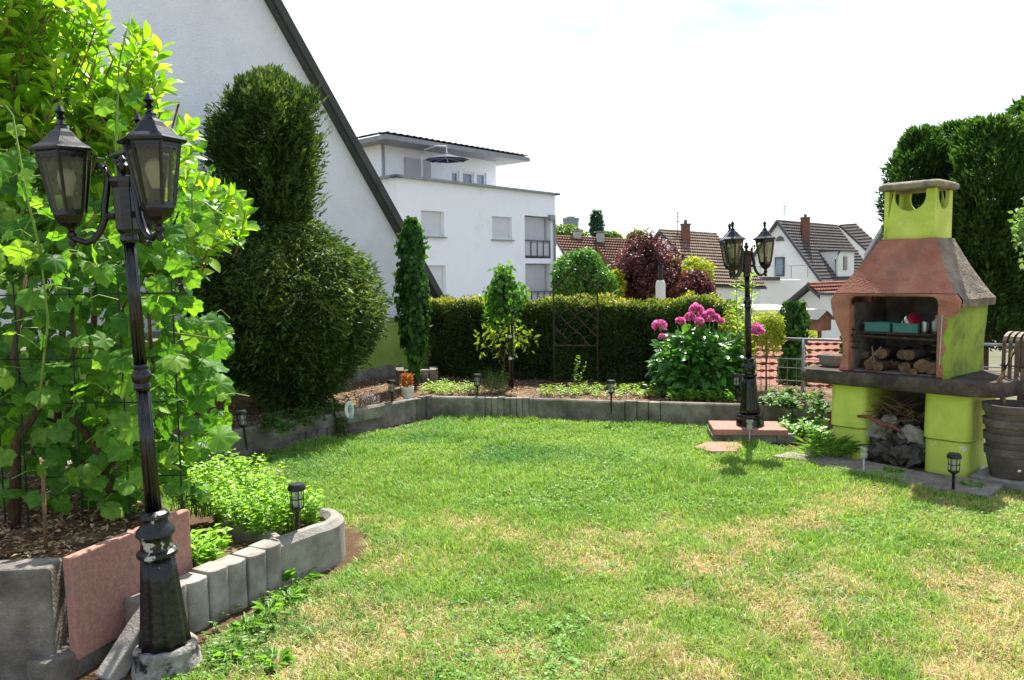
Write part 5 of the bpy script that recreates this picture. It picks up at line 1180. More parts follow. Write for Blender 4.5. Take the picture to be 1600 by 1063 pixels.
ov = [(.045*math.cos(t), .085*math.sin(t)) for t in np.linspace(0, 6.283, 25)[:-1]]; iv = [(.02*math.cos(t)+.006, .045*math.sin(t)) for t in np.linspace(0, 6.283, 25)[:-1]]
mb = MB(); V = [(x, -.015, z+.1) for x, z in ov]+[(x, -.015, z+.1) for x, z in iv]+[(x, .015, z+.1) for x, z in ov]+[(x, .015, z+.1) for x, z in iv]; m = 24; F = []
for k in range(m):
    j = (k+1) % m; F += [(k, j, m+j, m+k), (2*m+k, 3*m+k, 3*m+j, 2*m+j), (k, 2*m+k, 2*m+j, j), (m+k, m+j, 3*m+j, 3*m+k)]
mb.add(V, F); mb.build('ring', MT['white_paint'], r, bevel=.004); MB().lathe([(.03, -.01), (.022, .03), (.012, .08), (.02, .1), (.001, .12)], 12, c=(.012, 0, .02)).build('figure', MT['blueish'], r, smooth='full')
wp = on_ground(1073, 616, .19); MT['wicker'] = pmat('wicker', ['8a5230', 'a86a42'], 12, rough=.9, bump=.3)
r = empty('wicker_ball', (wp.x, wp.y, .28), .3, 'brown woven wicker ball at the foot of peony', 'ball')
for i in range(9):
    t_ = [Vector((.1*math.cos(t), .1*math.sin(t), 0)) for t in np.linspace(0, 6.283, 19)]; m_ = Euler((random.random()*3.1, random.random()*3.1, random.random()*3)).to_matrix(); MB().tube([m_ @ p for p in t_], .006, 5, caps=False).build('cane_hoop', MT['wicker'], r)
fl_ = at_depth(1032, 470, 17.0); r = empty('flue_pipe', (fl_.x, fl_.y, LOW), 0, 'white flue with black pipe rising behind the hedge', 'flue'); zf = at_depth(1032, 438, 17).z-LOW
MB().lathe([(.105, 0), (.105, zf-.08), (.085, zf-.03), (.07, zf)], 20).build('flue_casing', MT['white_paint'], r, smooth=True); MB().lathe([(.05, zf-.02), (.05, zf+.33)], 14).build('flue_tip', MT['black_plastic'], r, smooth=True)
# ------------------------------------------------------------------ plants
def lumpy(n, c, r, lump=.28, fr=1.4, inner=.45, seed=0.0, gap=0.0, gapsc=3.0, up=0.0):
    """points through an uneven crown (denser outside) and their outward directions"""
    d = rand_unit(int(n*(1+gap*2.2))); c = np.array(c, float); r = np.array(r, float)*np.ones(3)
    R = 1+lump*(fbm(d*1.0, fr, seed+3, 3)-.5)*2.2; q = inner+(1-inner)*rng.random(len(d))**.55
    P = d*(R*q)[:, None]*r
    if gap:
        k = fbm(P, gapsc, seed+50, 2)+.15*rng.normal(size=len(P)) > .38+gap*.25; P, d = P[k], d[k]
    return (P+c)[:n], d[:n]
def crownmesh(name, P, d, L_, W_, mat, out=.6, rndj=.7, down=0.0, rnd=None, fold=.15, droop=.1, lv=.5):
    n = len(P); N = unit(d*out+rand_unit(n)*rndj+np.array([0, 0, .25])); D = unit(np.cross(N, rand_unit(n))+np.array([0, 0, -down])+d*.25)
    s = 1-lv/2+lv*rng.random(n)
    if rnd is None: rnd = np.clip(.55*fbm(P, 4, 9, 2)+.6*rng.random(n)-.08, 0, 1)
    return leaves_mesh(name, P, D, N, L_*s, W_*s, mat, rnd, fold, droop)
def branches(name, base, c, r, n, r0, mat, parent, taper=.3, seed=1, trunk_top=None):
    """tapered trunk with limbs reaching into the crown"""
    rr = random.Random(seed); base = Vector(base); c = Vector(c); mb = MB(); top = Vector(trunk_top) if trunk_top else c+Vector((0, 0, r[2]*.45))
    m = [base.lerp(top, t)+Vector((rr.uniform(-1, 1), rr.uniform(-1, 1), 0))*r0*.7*(1 if 0 < t < 1 else 0) for t in (0, .25, .5, .75, 1)]
    mb.tube(m, [r0, r0*.85, r0*.7, r0*.5, r0*.25], 9)
    for i in range(n):
        t = rr.uniform(.3, .95); s = base.lerp(top, t); a = rr.uniform(0, 6.28); e = c+Vector((math.cos(a)*r[0]*.75, math.sin(a)*r[1]*.75, rr.uniform(-.5, .8)*r[2]))
        e = s+(e-s)*rr.uniform(.6, 1); mid = (s+e)/2+Vector((rr.uniform(-.1, .1), rr.uniform(-.1, .1), rr.uniform(.02, .15)))*r[2]
        mb.tube([s, mid, e], [r0*.35, r0*.22, r0*.07], 6)
    return mb.build(name, mat, parent, smooth='full')
def tree(name, label, base, c, r, n, Lf, Wf, mat, cat='tree', group=None, r0=.05, nb=8, lump=.28, gap=.2, inner=.4, fr=1.4, gapsc=3.0, down=.2, seed=0, trunkmat=None):
    rt = empty(name, base, 0, label, cat, group); b = Vector(base); cc = Vector(c)-b
    branches('trunk', (0, 0, 0), cc, r, nb, r0, trunkmat or MT['bark'], rt, seed=seed+1)
    P, d = lumpy(n, cc, r, lump, fr, inner, seed, gap, gapsc); link_mesh('crown', crownmesh('crown', P, d, Lf, Wf, mat, down=down), rt); return rt

# ---- clipped yew
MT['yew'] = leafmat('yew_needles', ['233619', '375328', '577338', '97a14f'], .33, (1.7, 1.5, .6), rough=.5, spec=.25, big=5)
yb = on_ground(440, 640, .19); yw = empty('yew_tree', yb, 0, 'dark clipped yew with round body and square top before gable', 'yew')
prof_z = np.array([.02, .15, .4, .75, 1.05, 1.35, 1.6, 1.8, 1.95, 2.2, 2.5, 2.85, 3.08, 3.2]); prof_r = np.array([.2, .34, .62, .88, 1.02, 1.0, .88, .70, .54, .49, .50, .53, .48, .24])
n = 95000; z = rng.random(n*2)*3.2; pr = np.interp(z, prof_z, prof_r); k = rng.random(n*2) < pr/1.05+.1; z, pr = z[k][:n], pr[k][:n]; n = len(z)
th = rng.random(n)*2*np.pi; dirs = np.stack([np.cos(th), np.sin(th), 0*th], 1)
q3 = np.stack([np.cos(th)*1.0, np.sin(th)*1.0, z], 1)
hi = np.clip((z-1.6)/.6, 0, 1); lumpf = 1+(.2+.3*hi)*(fbm(q3, 2.3, 4, 3)-.5)*2+(.24+.24*hi)*(fbm(q3, 7, 8, 3)-.5)*2
dep = 1.06-.55*rng.random(n)**1.7
sh = np.interp(z, [0, 1.3, 1.9, 2.4, 3.5], [.14, .10, -.08, -.05, .0])
P = dirs*(pr*np.where(z > 1.85, .86, .90)*lumpf*dep)[:, None]; P[:, 0] += sh; P[:, 2] = z*np.where(z > 2.2, .975, 1)+.06*rng.normal(size=n)
tp_ = rng.random(3500); a = rng.random(3500)*6.28; Pt = np.stack([np.cos(a)*.46*np.sqrt(tp_)+.03, np.sin(a)*.46*np.sqrt(tp_), 3.02+.10*rng.random(3500)+.36*vnoise(np.stack([np.cos(a)*tp_, np.sin(a)*tp_, a*0], 1), 4.5)*(1.15-tp_*.6)], 1)
P = np.concatenate([P, Pt]); d = np.concatenate([dirs, np.tile([0, 0, 1.0], (3500, 1))]); n = len(P)
lowp = P[:, 2] < 1.95
Dv = unit(d*.75+rand_unit(n)*.65+np.where(lowp[:, None], [0, 0, -.1], [0, 0, .45])); Nv = rand_unit(n)+np.array([0, 0, .5])
rn = np.clip(.55*fbm(P, 4, 2, 2)+.42*rng.random(n)-.14+np.where(lowp, .17, .12)*np.clip(P[:, 0]+.6, 0, 1), 0, 1)  # new growth and the sunlit right side put into the needle colour
s = .6+.8*rng.random(n)
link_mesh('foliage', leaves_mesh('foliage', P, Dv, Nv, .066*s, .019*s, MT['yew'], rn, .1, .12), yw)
# feathery sprigs standing out of the top and shoulders
ns = 230; a = rng.random(ns)*6.28; zz = np.where(rng.random(ns) < .55, 3.02+.12*rng.random(ns), 2.0+1.1*rng.random(ns)); rr_ = np.where(zz > 3.02, .44*np.sqrt(rng.random(ns)), np.interp(zz, prof_z, prof_r)*.86); SP = []; SD = []; SN = []
for i in range(ns):
    ax = unit(np.array([[math.cos(a[i])*.8, math.sin(a[i])*.8, .9+.5*rng.random()]]))[0]; b0 = np.array([math.cos(a[i])*rr_[i]+.03, math.sin(a[i])*rr_[i], zz[i]]); ln_ = .10+.16*rng.random()
    for k in range(16):
        t = k/16; SP.append(b0+ax*ln_*t+np.array([0, 0, -.05*t*t])); side = np.cross(ax, [0, 0, 1.0])*(1 if k % 2 else -1); SD.append(ax*.8+side*.8+rng.normal(size=3)*.2); SN.append(np.cross(ax, side)+rng.normal(size=3)*.2)
link_mesh('sprigs', leaves_mesh('sprigs', np.array(SP), np.array(SD), np.array(SN), .05, .014, MT['yew'], .25+.5*rng.random(len(SP)), .1, .1), yw)
branches('trunk', (0, 0, -.05), (0, 0, 1.2), (.9, .9, 1.1), 26, .09, MT['bark'], yw, trunk_top=(-.05, 0, 3.1), seed=4)
for i in range(14):    # bare pale twigs showing through the lower front
    a = R_(random.uniform(-150, -30)); z0 = random.uniform(.25, .9); r1_ = np.interp(z0+.45, prof_z, prof_r)*.93
    MB().tube([(.25*math.cos(a), .25*math.sin(a), z0), (.7*r1_*math.cos(a+.1), .7*r1_*math.sin(a+.1), z0+.25), (r1_*math.cos(a+.15), r1_*math.sin(a+.15), z0+.5)], [.014, .009, .004], 5).build('bare_twig', MT['twig'], yw)

# ---- hedge
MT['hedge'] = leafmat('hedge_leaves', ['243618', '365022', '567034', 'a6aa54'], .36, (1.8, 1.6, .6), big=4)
ha, hb = on_ground(684, 588, .19)+Vector((.05, .35, 0)), on_ground(1150, 604, .19)+Vector((.0, .32, 0)); hd = (hb-ha); hd.z = 0; hl = hd.length; hdn = hd.normalized(); hn = Vector((hdn.y, -hdn.x, 0))
hg = empty('hedge', ha, math.atan2(hd.y, hd.x), 'dark clipped evergreen hedge across the back of the garden', 'hedge')
def hedge_mesh(n, hl, ht, th, seed):
    u = rng.random(n)*(hl+.1)-.05; f = rng.random(n); P = np.zeros((n, 3)); d = np.zeros((n, 3)); P[:, 0] = u
    tn = vnoise(np.stack([u, u*0, u*0], 1), 2.2, seed); tops = ht-.08+.16*tn
    fr_ = f < .62; P[fr_, 1] = -th/2+.16*rng.random(fr_.sum())**2; P[fr_, 2] = rng.random(fr_.sum())*tops[fr_]; d[fr_] = (0, -1, .1)
    tpm = (f >= .62) & (f < .9); P[tpm, 1] = (rng.random(tpm.sum())-.5)*th; P[tpm, 2] = tops[tpm]-.1*rng.random(tpm.sum())**2; d[tpm] = (0, 0, 1)
    en = f >= .9; P[en, 0] = np.where(rng.random(en.sum()) < .5, 0, hl)+.05*rng.normal(size=en.sum()); P[en, 1] = (rng.random(en.sum())-.5)*th; P[en, 2] = rng.random(en.sum())*ht; d[en] = (0, -.4, .3)
    bump = .26*(fbm(P, 2.6, seed+1, 3)-.5); P[:, 1] += np.where(fr_, bump, 0); P[:, 2] += np.where(tpm, .25*(fbm(P, 5, seed+5, 2)-.5), 0)
    P[:, 1] += np.where(fr_, .05*np.sin(P[:, 0]*9+P[:, 2]), 0)
    return P, d, np.clip(.45*fbm(P, 4, 1, 2)+.4*rng.random(n)-.14+np.where(tpm, .4*rng.random(n), 0)+np.clip((P[:, 2]-ht+.26)*2.0, 0, .5)*(.3+.7*rng.random(n)), 0, 1)  # top leaves paler: yellow tips plus the lit top put into the colour
P, d, rn = hedge_mesh(62000, hl, 1.02, .75, 3); nn_ = len(P)
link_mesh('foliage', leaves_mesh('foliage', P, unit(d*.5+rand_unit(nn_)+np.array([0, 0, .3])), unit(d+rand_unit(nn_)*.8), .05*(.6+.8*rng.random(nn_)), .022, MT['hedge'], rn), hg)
for k in range(9): MB().tube([(.25+k*hl/9, .05, -.05), (.27+k*hl/9, .02, .5), (.3+k*hl/9, .05, .95)], [.03, .022, .01], 6).build('stem', MT['bark'], hg)
MB().box((hl/2, .08, .48), (hl-.1, .3, .9)).build('inner_core', pmat('hedge_core', ['15120c', '231e14'], 8, rough=1, bump=.8), hg)  # solid dark box filling the inside of the hedge

# ---- big grape vine on its wire trellis
def vine_leaf(seed):
    rr = random.Random(seed); key = [(0, 1.0), (14, .86), (28, .80), (36, .77), (52, .93), (66, .85), (80, .77), (88, .75), (106, .84), (122, .76), (140, .68), (158, .58), (172, .38), (180, .10)]
    A = []
    for i, (a, r) in enumerate(key): A.append((a, r*(1+rr.uniform(-.06, .06))))
    full = [(a, r) for a, r in A]+[(360-a, r*(1+rr.uniform(-.06, .06))) for a, r in reversed(A[1:-1])]
    out = []
    for i in range(len(full)):
        a0, r0 = full[i]; a1, r1 = full[(i+1) % len(full)]; a1 = a1 if a1 > a0 else a1+360
        out += [(a0, r0), ((a0+a1)/2, (r0+r1)/2*(.93 if i % 2 else .97))]
    V = [(0, 0, 0)]; curl = rr.uniform(.05, .5); asy = rr.uniform(-.12, .12)
    def pt(a, r):
        t = math.radians(a); x, y = math.sin(t)*r, math.cos(t)*r
        z = -curl*r*r*.9+.055*r*math.cos(5*t*360/ (5*72))*0 + .05*r*math.cos(t*6.4)+asy*x*abs(x)+rr.uniform(-.012, .012)
        return (x*.5, (y)*.5, z*.5)
    n = len(out); V += [pt(a, r*.52) for a, r in out]+[pt(a, r) for a, r in out]; F = [(0, 1+k, 1+(k+1) % n) for k in range(n)]+[(1+k, 1+n+k, 1+n+(k+1) % n, 1+(k+1) % n) for k in range(n)]
    me = bpy.data.meshes.new('vine_leaf'); me.from_pydata(V, [], F); me.update(); me.polygons.foreach_set('use_smooth', [True]*len(F)); return me
def veinleaf(name, cols, trans, tcol):
    """vine leaf with paler veins radiating from the stalk (flat print of the leaf itself)"""
    m = leafmat(name, cols, trans, tcol, rough=.5, spec=.18, use='obj', big=25); t = m.node_tree; N = t.nodes.new; K = t.links.new
    tc_ = N('ShaderNodeTexCoord'); sx = N('ShaderNodeSeparateXYZ'); K(tc_.outputs['Object'], sx.inputs[0])
    an = N('ShaderNodeMath'); an.operation = 'ARCTAN2'; K(sx.outputs[0], an.inputs[0]); K(sx.outputs[1], an.inputs[1])
    mu = N('ShaderNodeMath'); mu.operation = 'MULTIPLY'; mu.inputs[1].default_value = 3.45; K(an.outputs[0], mu.inputs[0])
    co = N('ShaderNodeMath'); co.operation = 'COSINE'; K(mu.outputs[0], co.inputs[0])
    mr = N('ShaderNodeMapRange'); mr.inputs[1].default_value = .955; mr.inputs[2].default_value = 1.0; mr.inputs[3].default_value = 0; mr.inputs[4].default_value = .28; K(co.outputs[0], mr.inputs[0])
    hs = [x for x in t.nodes if x.type == 'HUE_SAT'][0]; mix = N('ShaderNodeMix'); mix.data_type = 'RGBA'; mix.inputs[7].default_value = (*lin('a9c070'), 1)
    tos = [l.to_socket for l in hs.outputs[0].links]
    K(mr.outputs[0], mix.inputs[0]); K(hs.outputs[0], mix.inputs[6])
    for s_ in tos: K(mix.outputs[2], s_)
    return m
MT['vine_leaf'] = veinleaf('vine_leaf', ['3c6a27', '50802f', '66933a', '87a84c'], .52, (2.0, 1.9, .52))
VL = [vine_leaf(i) for i in range(7)]
for m_ in VL: m_.materials.append(MT['vine_leaf'])
vine = empty('grape_vine', (-2.1, 3.9, .37), 0, 'large-leaved grape vine climbing the wire trellis behind near lamp', 'grape vine'); VO = Vector(vine.location)
VP = [(-60, 250), (30, 228), (60, 300), (120, 330), (170, 300), (260, 300), (330, 318), (338, 372), (300, 412), (318, 455), (352, 520), (368, 548), (330, 575), (352, 600), (352, 690), (300, 700), (262, 735), (225, 800), (120, 800), (100, 740), (40, 730), (-60, 730)]
def pick(poly, n, seed):
    r = random.Random(seed); xs = [p[0] for p in poly]; ys = [p[1] for p in poly]; out = []
    while len(out) < n:
        x, y = r.uniform(min(xs), max(xs)), r.uniform(min(ys), max(ys))
        if inpoly(np.array([x]), np.array([y]), poly)[0]: out.append((x, y))
    return out
def place_leaf(me, P, D, N, s, parent, name='leaf'):
    D = D.normalized(); X = D.cross(N).normalized(); N = X.cross(D); m = Matrix((X, D, N)).transposed().to_4x4()
    o = link_mesh(name, me, parent); o.matrix_local = Matrix.Translation(P) @ m @ Matrix.Scale(s, 4); return o
rv = random.Random(3); pet = MB(); spots = pick(VP, 288, 5)
spots += [(rv.uniform(0, 270), rv.uniform(660, 800)) for _ in range(12)]
vleaf = []
for i, (px, py) in enumerate(spots):
    dpt = rv.uniform(3.45, 4.25) if py < 700 else rv.uniform(3.5, 3.9)
    P = at_depth(px, py, dpt)
    if P.z < .42: continue
    view = (Vector((0, 0, EYE))-P).normalized()
    N = (view*rv.uniform(.2, 1.0)+Vector((0, 0, rv.uniform(.1, .9)))+Vector((rv.gauss(0, .45), rv.gauss(0, .45), rv.gauss(0, .3)))).normalized()
    D = Vector((rv.gauss(0, .55), rv.gauss(0, .45)-.15, -1+rv.gauss(0, .35)))
    if py < 330: D.z += rv.uniform(.2, 1.2)
    D = (D-N*D.dot(N)).normalized(); sz = .06+.125*rv.random()**1.1*(.8 if py < 350 else 1)
    place_leaf(VL[i % 7], P-VO, D, N, sz, vine); b = P-D*sz*.02-VO
    pet.tube([b, b-D*.05-N*.03, b-D*rv.uniform(.07, .12)-N*rv.uniform(.06, .12)+Vector((0, 0, -.03))], [.0018, .002, .0024], 4)
pet.build('leaf_stalks', MT['greenstem'], vine)['kind'] = 'stuff'
# the deeper leaves in one mesh
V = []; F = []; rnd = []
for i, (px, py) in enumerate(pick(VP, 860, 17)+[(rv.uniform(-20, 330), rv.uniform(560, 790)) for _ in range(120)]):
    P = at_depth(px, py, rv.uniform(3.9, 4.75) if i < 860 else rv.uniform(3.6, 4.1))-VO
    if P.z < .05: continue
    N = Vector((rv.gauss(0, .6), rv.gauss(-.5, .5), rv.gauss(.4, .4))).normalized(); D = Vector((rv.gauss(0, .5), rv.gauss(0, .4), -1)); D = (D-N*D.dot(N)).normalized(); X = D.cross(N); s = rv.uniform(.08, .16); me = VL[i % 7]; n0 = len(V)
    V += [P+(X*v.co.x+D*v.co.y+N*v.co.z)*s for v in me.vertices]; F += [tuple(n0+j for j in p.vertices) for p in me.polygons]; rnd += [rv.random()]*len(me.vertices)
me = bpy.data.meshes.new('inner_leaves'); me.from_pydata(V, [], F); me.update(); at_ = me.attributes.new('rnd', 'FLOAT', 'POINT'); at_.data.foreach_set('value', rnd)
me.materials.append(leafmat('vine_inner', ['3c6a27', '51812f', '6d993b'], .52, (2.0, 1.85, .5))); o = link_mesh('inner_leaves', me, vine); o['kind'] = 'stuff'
for i, (pts, r) in enumerate((([(18, 770, 3.7), (25, 690, 3.75), (60, 640, 3.8), (20, 560, 3.8), (40, 430, 3.9)], .028), ([(185, 800, 3.8), (150, 700, 3.85), (90, 620, 3.9), (120, 540, 3.9), (100, 430, 3.9), (150, 330, 3.9)], .022), ([(130, 760, 4.2), (200, 690, 4.1), (240, 600, 4.0), (230, 450, 4.0), (280, 330, 4.0)], .016), ([(100, 730, 4.0), (60, 650, 4.0), (150, 680, 4.1), (120, 740, 4.3)], .02))):
    pp_ = [at_depth(*p)-VO for p in pts]; pp_[0].z = min(pp_[0].z, 0.0) if i < 3 else pp_[0].z; MB().tube(pp_, [r*(1-.16*k) for k in range(len(pp_))], 7).build('cane', MT['bark'], vine, smooth='full')
for pts in ([(180, 330, 3.7), (182, 200, 3.7), (186, 100, 3.7), (205, 20, 3.72)], [(300, 400, 3.8), (300, 300, 3.8), (318, 255, 3.8)], [(70, 420, 3.6), (40, 300, 3.6), (20, 180, 3.62), (5, 160, 3.6)], [(265, 520, 3.75), (340, 530, 3.7), (360, 520, 3.7)], [(60, 640, 3.5), (75, 500, 3.5), (66, 420, 3.5), (95, 330, 3.52)]):
    pp_ = [at_depth(*p)-VO for p in pts]; MB().tube(pp_, [.006-.0011*k for k in range(len(pp_))], 6).build('green_shoot', MT['greenstem'], vine, smooth='full')
for (px, py, s_) in ((193, 85, .08), (210, 150, .13), (183, 190, .12), (215, 215, .14), (160, 165, .13), (330, 262, .06), (200, 255, .13), (25, 200, .10), (310, 300, .09), (45, 255, .1), (205, 40, .05), (190, 130, .09)):
    P = at_depth(px, py, 3.7); N = Vector((rv.gauss(0, .5), -1, rv.uniform(-.2, .6))).normalized(); D = Vector((rv.gauss(0, .6), 0, -.6)); D = (D-N*D.dot(N)).normalized(); place_leaf(VL[rv.randrange(7)], P-VO, D, N, s_, vine)
# wire trellis
wt = empty('wire_trellis', (0, 0, .37), 0, 'dark green wire mesh panels standing in the vine bed', 'trellis'); MT['wire'] = pmat('green_wire', ['1c2420', '2a332c'], 10, rough=.5, bump=0)
for px in (10, 46, 131, 204, 286): 
    p = at_depth(px, 840 if px < 200 else 815, 3.72); t = at_depth(px+1, 440, 3.72); MB().tube([(p.x, 3.72, -.05), (p.x, 3.72, t.z-.37)], .0042, 5).build('wire', MT['wire'], wt)
for py in (745, 630, 560, 460): a, b = at_depth(-20, py+4, 3.72), at_depth(292, py-4, 3.72); z_ = (a.z+b.z)/2-.37; MB().tube([(a.x, 3.723, z_), (b.x, 3.723, z_)], .0035, 5).build('wire', MT['wire'], wt)
c_ = at_depth(70, 845, 3.35); o = MB().tube([(c_.x, 3.35, .3), (c_.x+.01, 3.35, .72)], .008, 7).build('bamboo_stake', MT['twig'], None, smooth='full'); tag(o, 'short bamboo stake in the vine bed beside the wire', 'stake')

# ---- yellow-green broadleaf shrub above the vine
def shrub_leaf(seed):
    rr = random.Random(seed); V = []; F = []; m = 5; w = rr.uniform(.42, .54)
    for i in range(m+1):
        t = i/m; hw = w*math.sin(math.pi*min(1, (t*.94+.06)**1.25))**.75*.5 if 0 < i < m else .01; z = -.18*t*t; V += [(-hw, t, z+hw*.35), (0, t, z), (hw, t, z+hw*.35)]
    for i in range(m): k = i*3; F += [(k, k+1, k+4, k+3), (k+1, k+2, k+5, k+4)]
    me = bpy.data.meshes.new('shrub_leaf'); me.from_pydata(V, [], F); me.update(); me.polygons.foreach_set('use_smooth', [True]*len(F)); return me
SL = [shrub_leaf(i) for i in range(4)]; MT['shrub_leaf'] = leafmat('shrub_leaf', ['5f8c26', '78a430', '93b83c', 'b2c850'], .5, (1.7, 1.75, .45), rough=.35, spec=.45, use='obj', big=15)
MT['shrub_leaf_r'] = leafmat('shrub_leaf_mass', ['527e22', '6c982c', '8aae38', 'a8c24a'], .5, (1.7, 1.75, .45), rough=.35, spec=.45, big=15)
for m_ in SL: m_.materials.append(MT['shrub_leaf'])
LP = [(-80, -60), (110, -60), (135, 10), (165, 55), (140, 100), (175, 130), (215, 60), (245, 75), (255, 160), (225, 185), (285, 205), (300, 240), (275, 270), (330, 300), (378, 330), (385, 352), (345, 395), (300, 420), (-80, 420)]
lr = empty('broadleaf_shrub', (-3.2, 5.4, .19), 0, 'tall yellow-green broadleaf shrub behind the vine and lanterns', 'shrub'); LO = Vector(lr.location)
LO_c = at_depth(90, 250, 5.2)
mass = {'P': [], 'D': [], 'N': [], 'L': []}; stem = MB(); cnt = 0
shp = pick(LP, 900, 23)
# shoots at the outline and nearest ones first
shp.sort(key=lambda p: -p[0]*.6+rv.uniform(0, 260))
for i, (px, py) in enumerate(shp):
    near = i < 34; dpt = rv.uniform(4.5, 4.9) if near else rv.uniform(4.6, 6.0); P = at_depth(px, py, dpt); ax = Vector((rv.gauss(.15, .45), rv.gauss(-.1, .4), 1.0)).normalized()
    if px > 250: ax = Vector((rv.uniform(.3, .9), rv.gauss(-.1, .3), .6)).normalized()
    tip = P+ax*.1; root = P-ax*.16; stem.tube([root-LO-Vector((.05, 0, .1)), root-LO, tip-LO], [.006, .005, .0025], 5); u1 = ax.orthogonal().normalized(); u2 = ax.cross(u1); kk = rv.randint(8, 10)
    for j in range(kk):
        a = j*2.4+i; t = j/kk; rad = (u1*math.cos(a)+u2*math.sin(a)); D = (rad*(1.0-.55*t)+ax*(.35+.75*t)).normalized(); pos = root.lerp(tip, .15+.85*t); N = (ax*.9-rad*.35).normalized(); N = (N-D*N.dot(D)).normalized(); ln_ = rv.uniform(.10, .155)*(1-.25*t)
        if near and cnt < 300: place_leaf(SL[j % 4], pos-LO, D, N, ln_, lr); cnt += 1
        else: mass['P'].append(pos-LO); mass['D'].append(D); mass['N'].append(N); mass['L'].append(ln_)
A_ = lambda k: np.array([list(v) for v in mass[k]]); Ls = np.array(mass['L'])
o = link_mesh('leaf_mass', mesh_scatter('leaf_mass', SL, A_('P'), A_('D'), A_('N'), Ls, MT['shrub_leaf_r']), lr); o['kind'] = 'stuff'
stem.build('twigs', MT['twig'], lr)['kind'] = 'stuff'
for k in range(6):
    e_ = at_depth(30+k*50, 200-20*(k % 3), 5.3)-LO; MB().tube([(0.1*k-.2, .1*(k % 2), -.1), (e_.x*.5+.05, e_.y*.3, e_.z*.5), e_], [.03, .02, .008], 7).build('limb', MT['bark'], lr, smooth='full')

# ---- ivy column, young trees
MT['ivy'] = leafmat('ivy_leaves', ['1f3a16', '2f5420', '44702c', '6b9440'], .32, (1.8, 1.7, .6), rough=.5, spec=.2, big=10)
def ivy_column(name, label, base, H, prof, n, Lf, Wf, mat, postr=.045, seed=0):
    r = empty(name, base, 0, label, 'climber'); z = rng.random(n)*H; th = rng.random(n)*6.28; rr = np.interp(z/H, [p[0] for p in prof], [p[1] for p in prof]); d = np.stack([np.cos(th), np.sin(th), 0*th], 1)
    q = np.stack([np.cos(th), np.sin(th), z*2.2], 1); P = d*(rr*(1+1.5*(fbm(q, 2.2, seed, 3)-.5))*(1.1-.6*rng.random(n)**1.5))[:, None]; P[:, 2] = z
    link_mesh('foliage', crownmesh('foliage', P, d, Lf, Wf, mat, out=1.0, rndj=.6, down=.9), r); MB().tube([(0, 0, -.1), (0, 0, H*.95)], postr, 8).build('post', MT['bark'], r, smooth='full'); return r
ic = on_ground(648, 583, .36); ivy_column('ivy_column', 'tall slim column of climber rising from the palisade planter', (ic.x, ic.y, .33), 1.98, [(0, .03), (.1, .04), (.2, .10), (.4, .16), (.5, .16), (.7, .13), (.85, .14), (.95, .08), (1, .03)], 3800, .075, .06, MT['ivy'], seed=2)
ip = on_ground(1262, 600, .19); ivy_column('ivy_post', 'ivy-covered post left of the barbecue beside stone bowl', (ip.x, ip.y+.5, .1), 1.1, [(0, .14), (.5, .13), (.8, .16), (1, .08)], 2200, .06, .05, MT['ivy'], seed=5)
iq = at_depth(1324, 540, 8.3); ivy_column('ivy_post', 'second slimmer ivy post right behind the firebox cheek', (iq.x, iq.y, 0), 1.15, [(0, .07), (.6, .07), (1, .03)], 700, .05, .045, MT['ivy'], seed=7)
MT['fruit_leaf'] = leafmat('fruit_leaf', ['5a7a2a', '7a9636', 'a2ad48'], .42, (1.7, 1.6, .5), big=10); MT['currant'] = leafmat('standard_leaf', ['2f5a20', '44752a', '5f9038', '86ab4c'], .35, (1.8, 1.7, .55), big=10)
tb_ = on_ground(797, 606, .19); cz = at_depth(787, 462, tb_.y)
rt = empty('staked_tree', tb_, 0, 'young tree with dense round head tied to dark stake', 'tree'); cc = Vector((cz.x-tb_.x, 0, cz.z-tb_.z))
P, d = lumpy(1000, cc, (.22, .22, .40), .8, 1.8, .15, 3, .3, 5); link_mesh('crown', crownmesh('crown', P, d, .07, .058, MT['currant'], down=.5), rt)
MB().tube([(0, 0, -.05), (.01, 0, .6), (cc.x, 0, cc.z)], [.018, .016, .01], 7).build('trunk', MT['bark'], rt, smooth='full'); MB().tube([(.03, -.03, -.1), (.035, -.03, .95)], .016, 7).build('stake', MT['black_plastic'], rt, smooth='full')
for z_ in (.35, .62): MB().lathe([(.03, z_), (.034, z_+.01), (.03, z_+.035)], 10, c=(.018, -.015, 0)).build('tie', MT['white_paint'], rt)
tb2 = on_ground(788, 603, .19); c2 = at_depth(790, 525, tb2.y+.1)
tree('fruit_tree', 'small fruit tree with pale yellow-green leaves behind staked tree', (tb2.x, tb2.y+.1, .19), c2, (.38, .3, .30), 300, .08, .035, MT['fruit_leaf'], r0=.017, nb=12, gap=.3, inner=.2, gapsc=6, down=.5, lump=.4, seed=8)

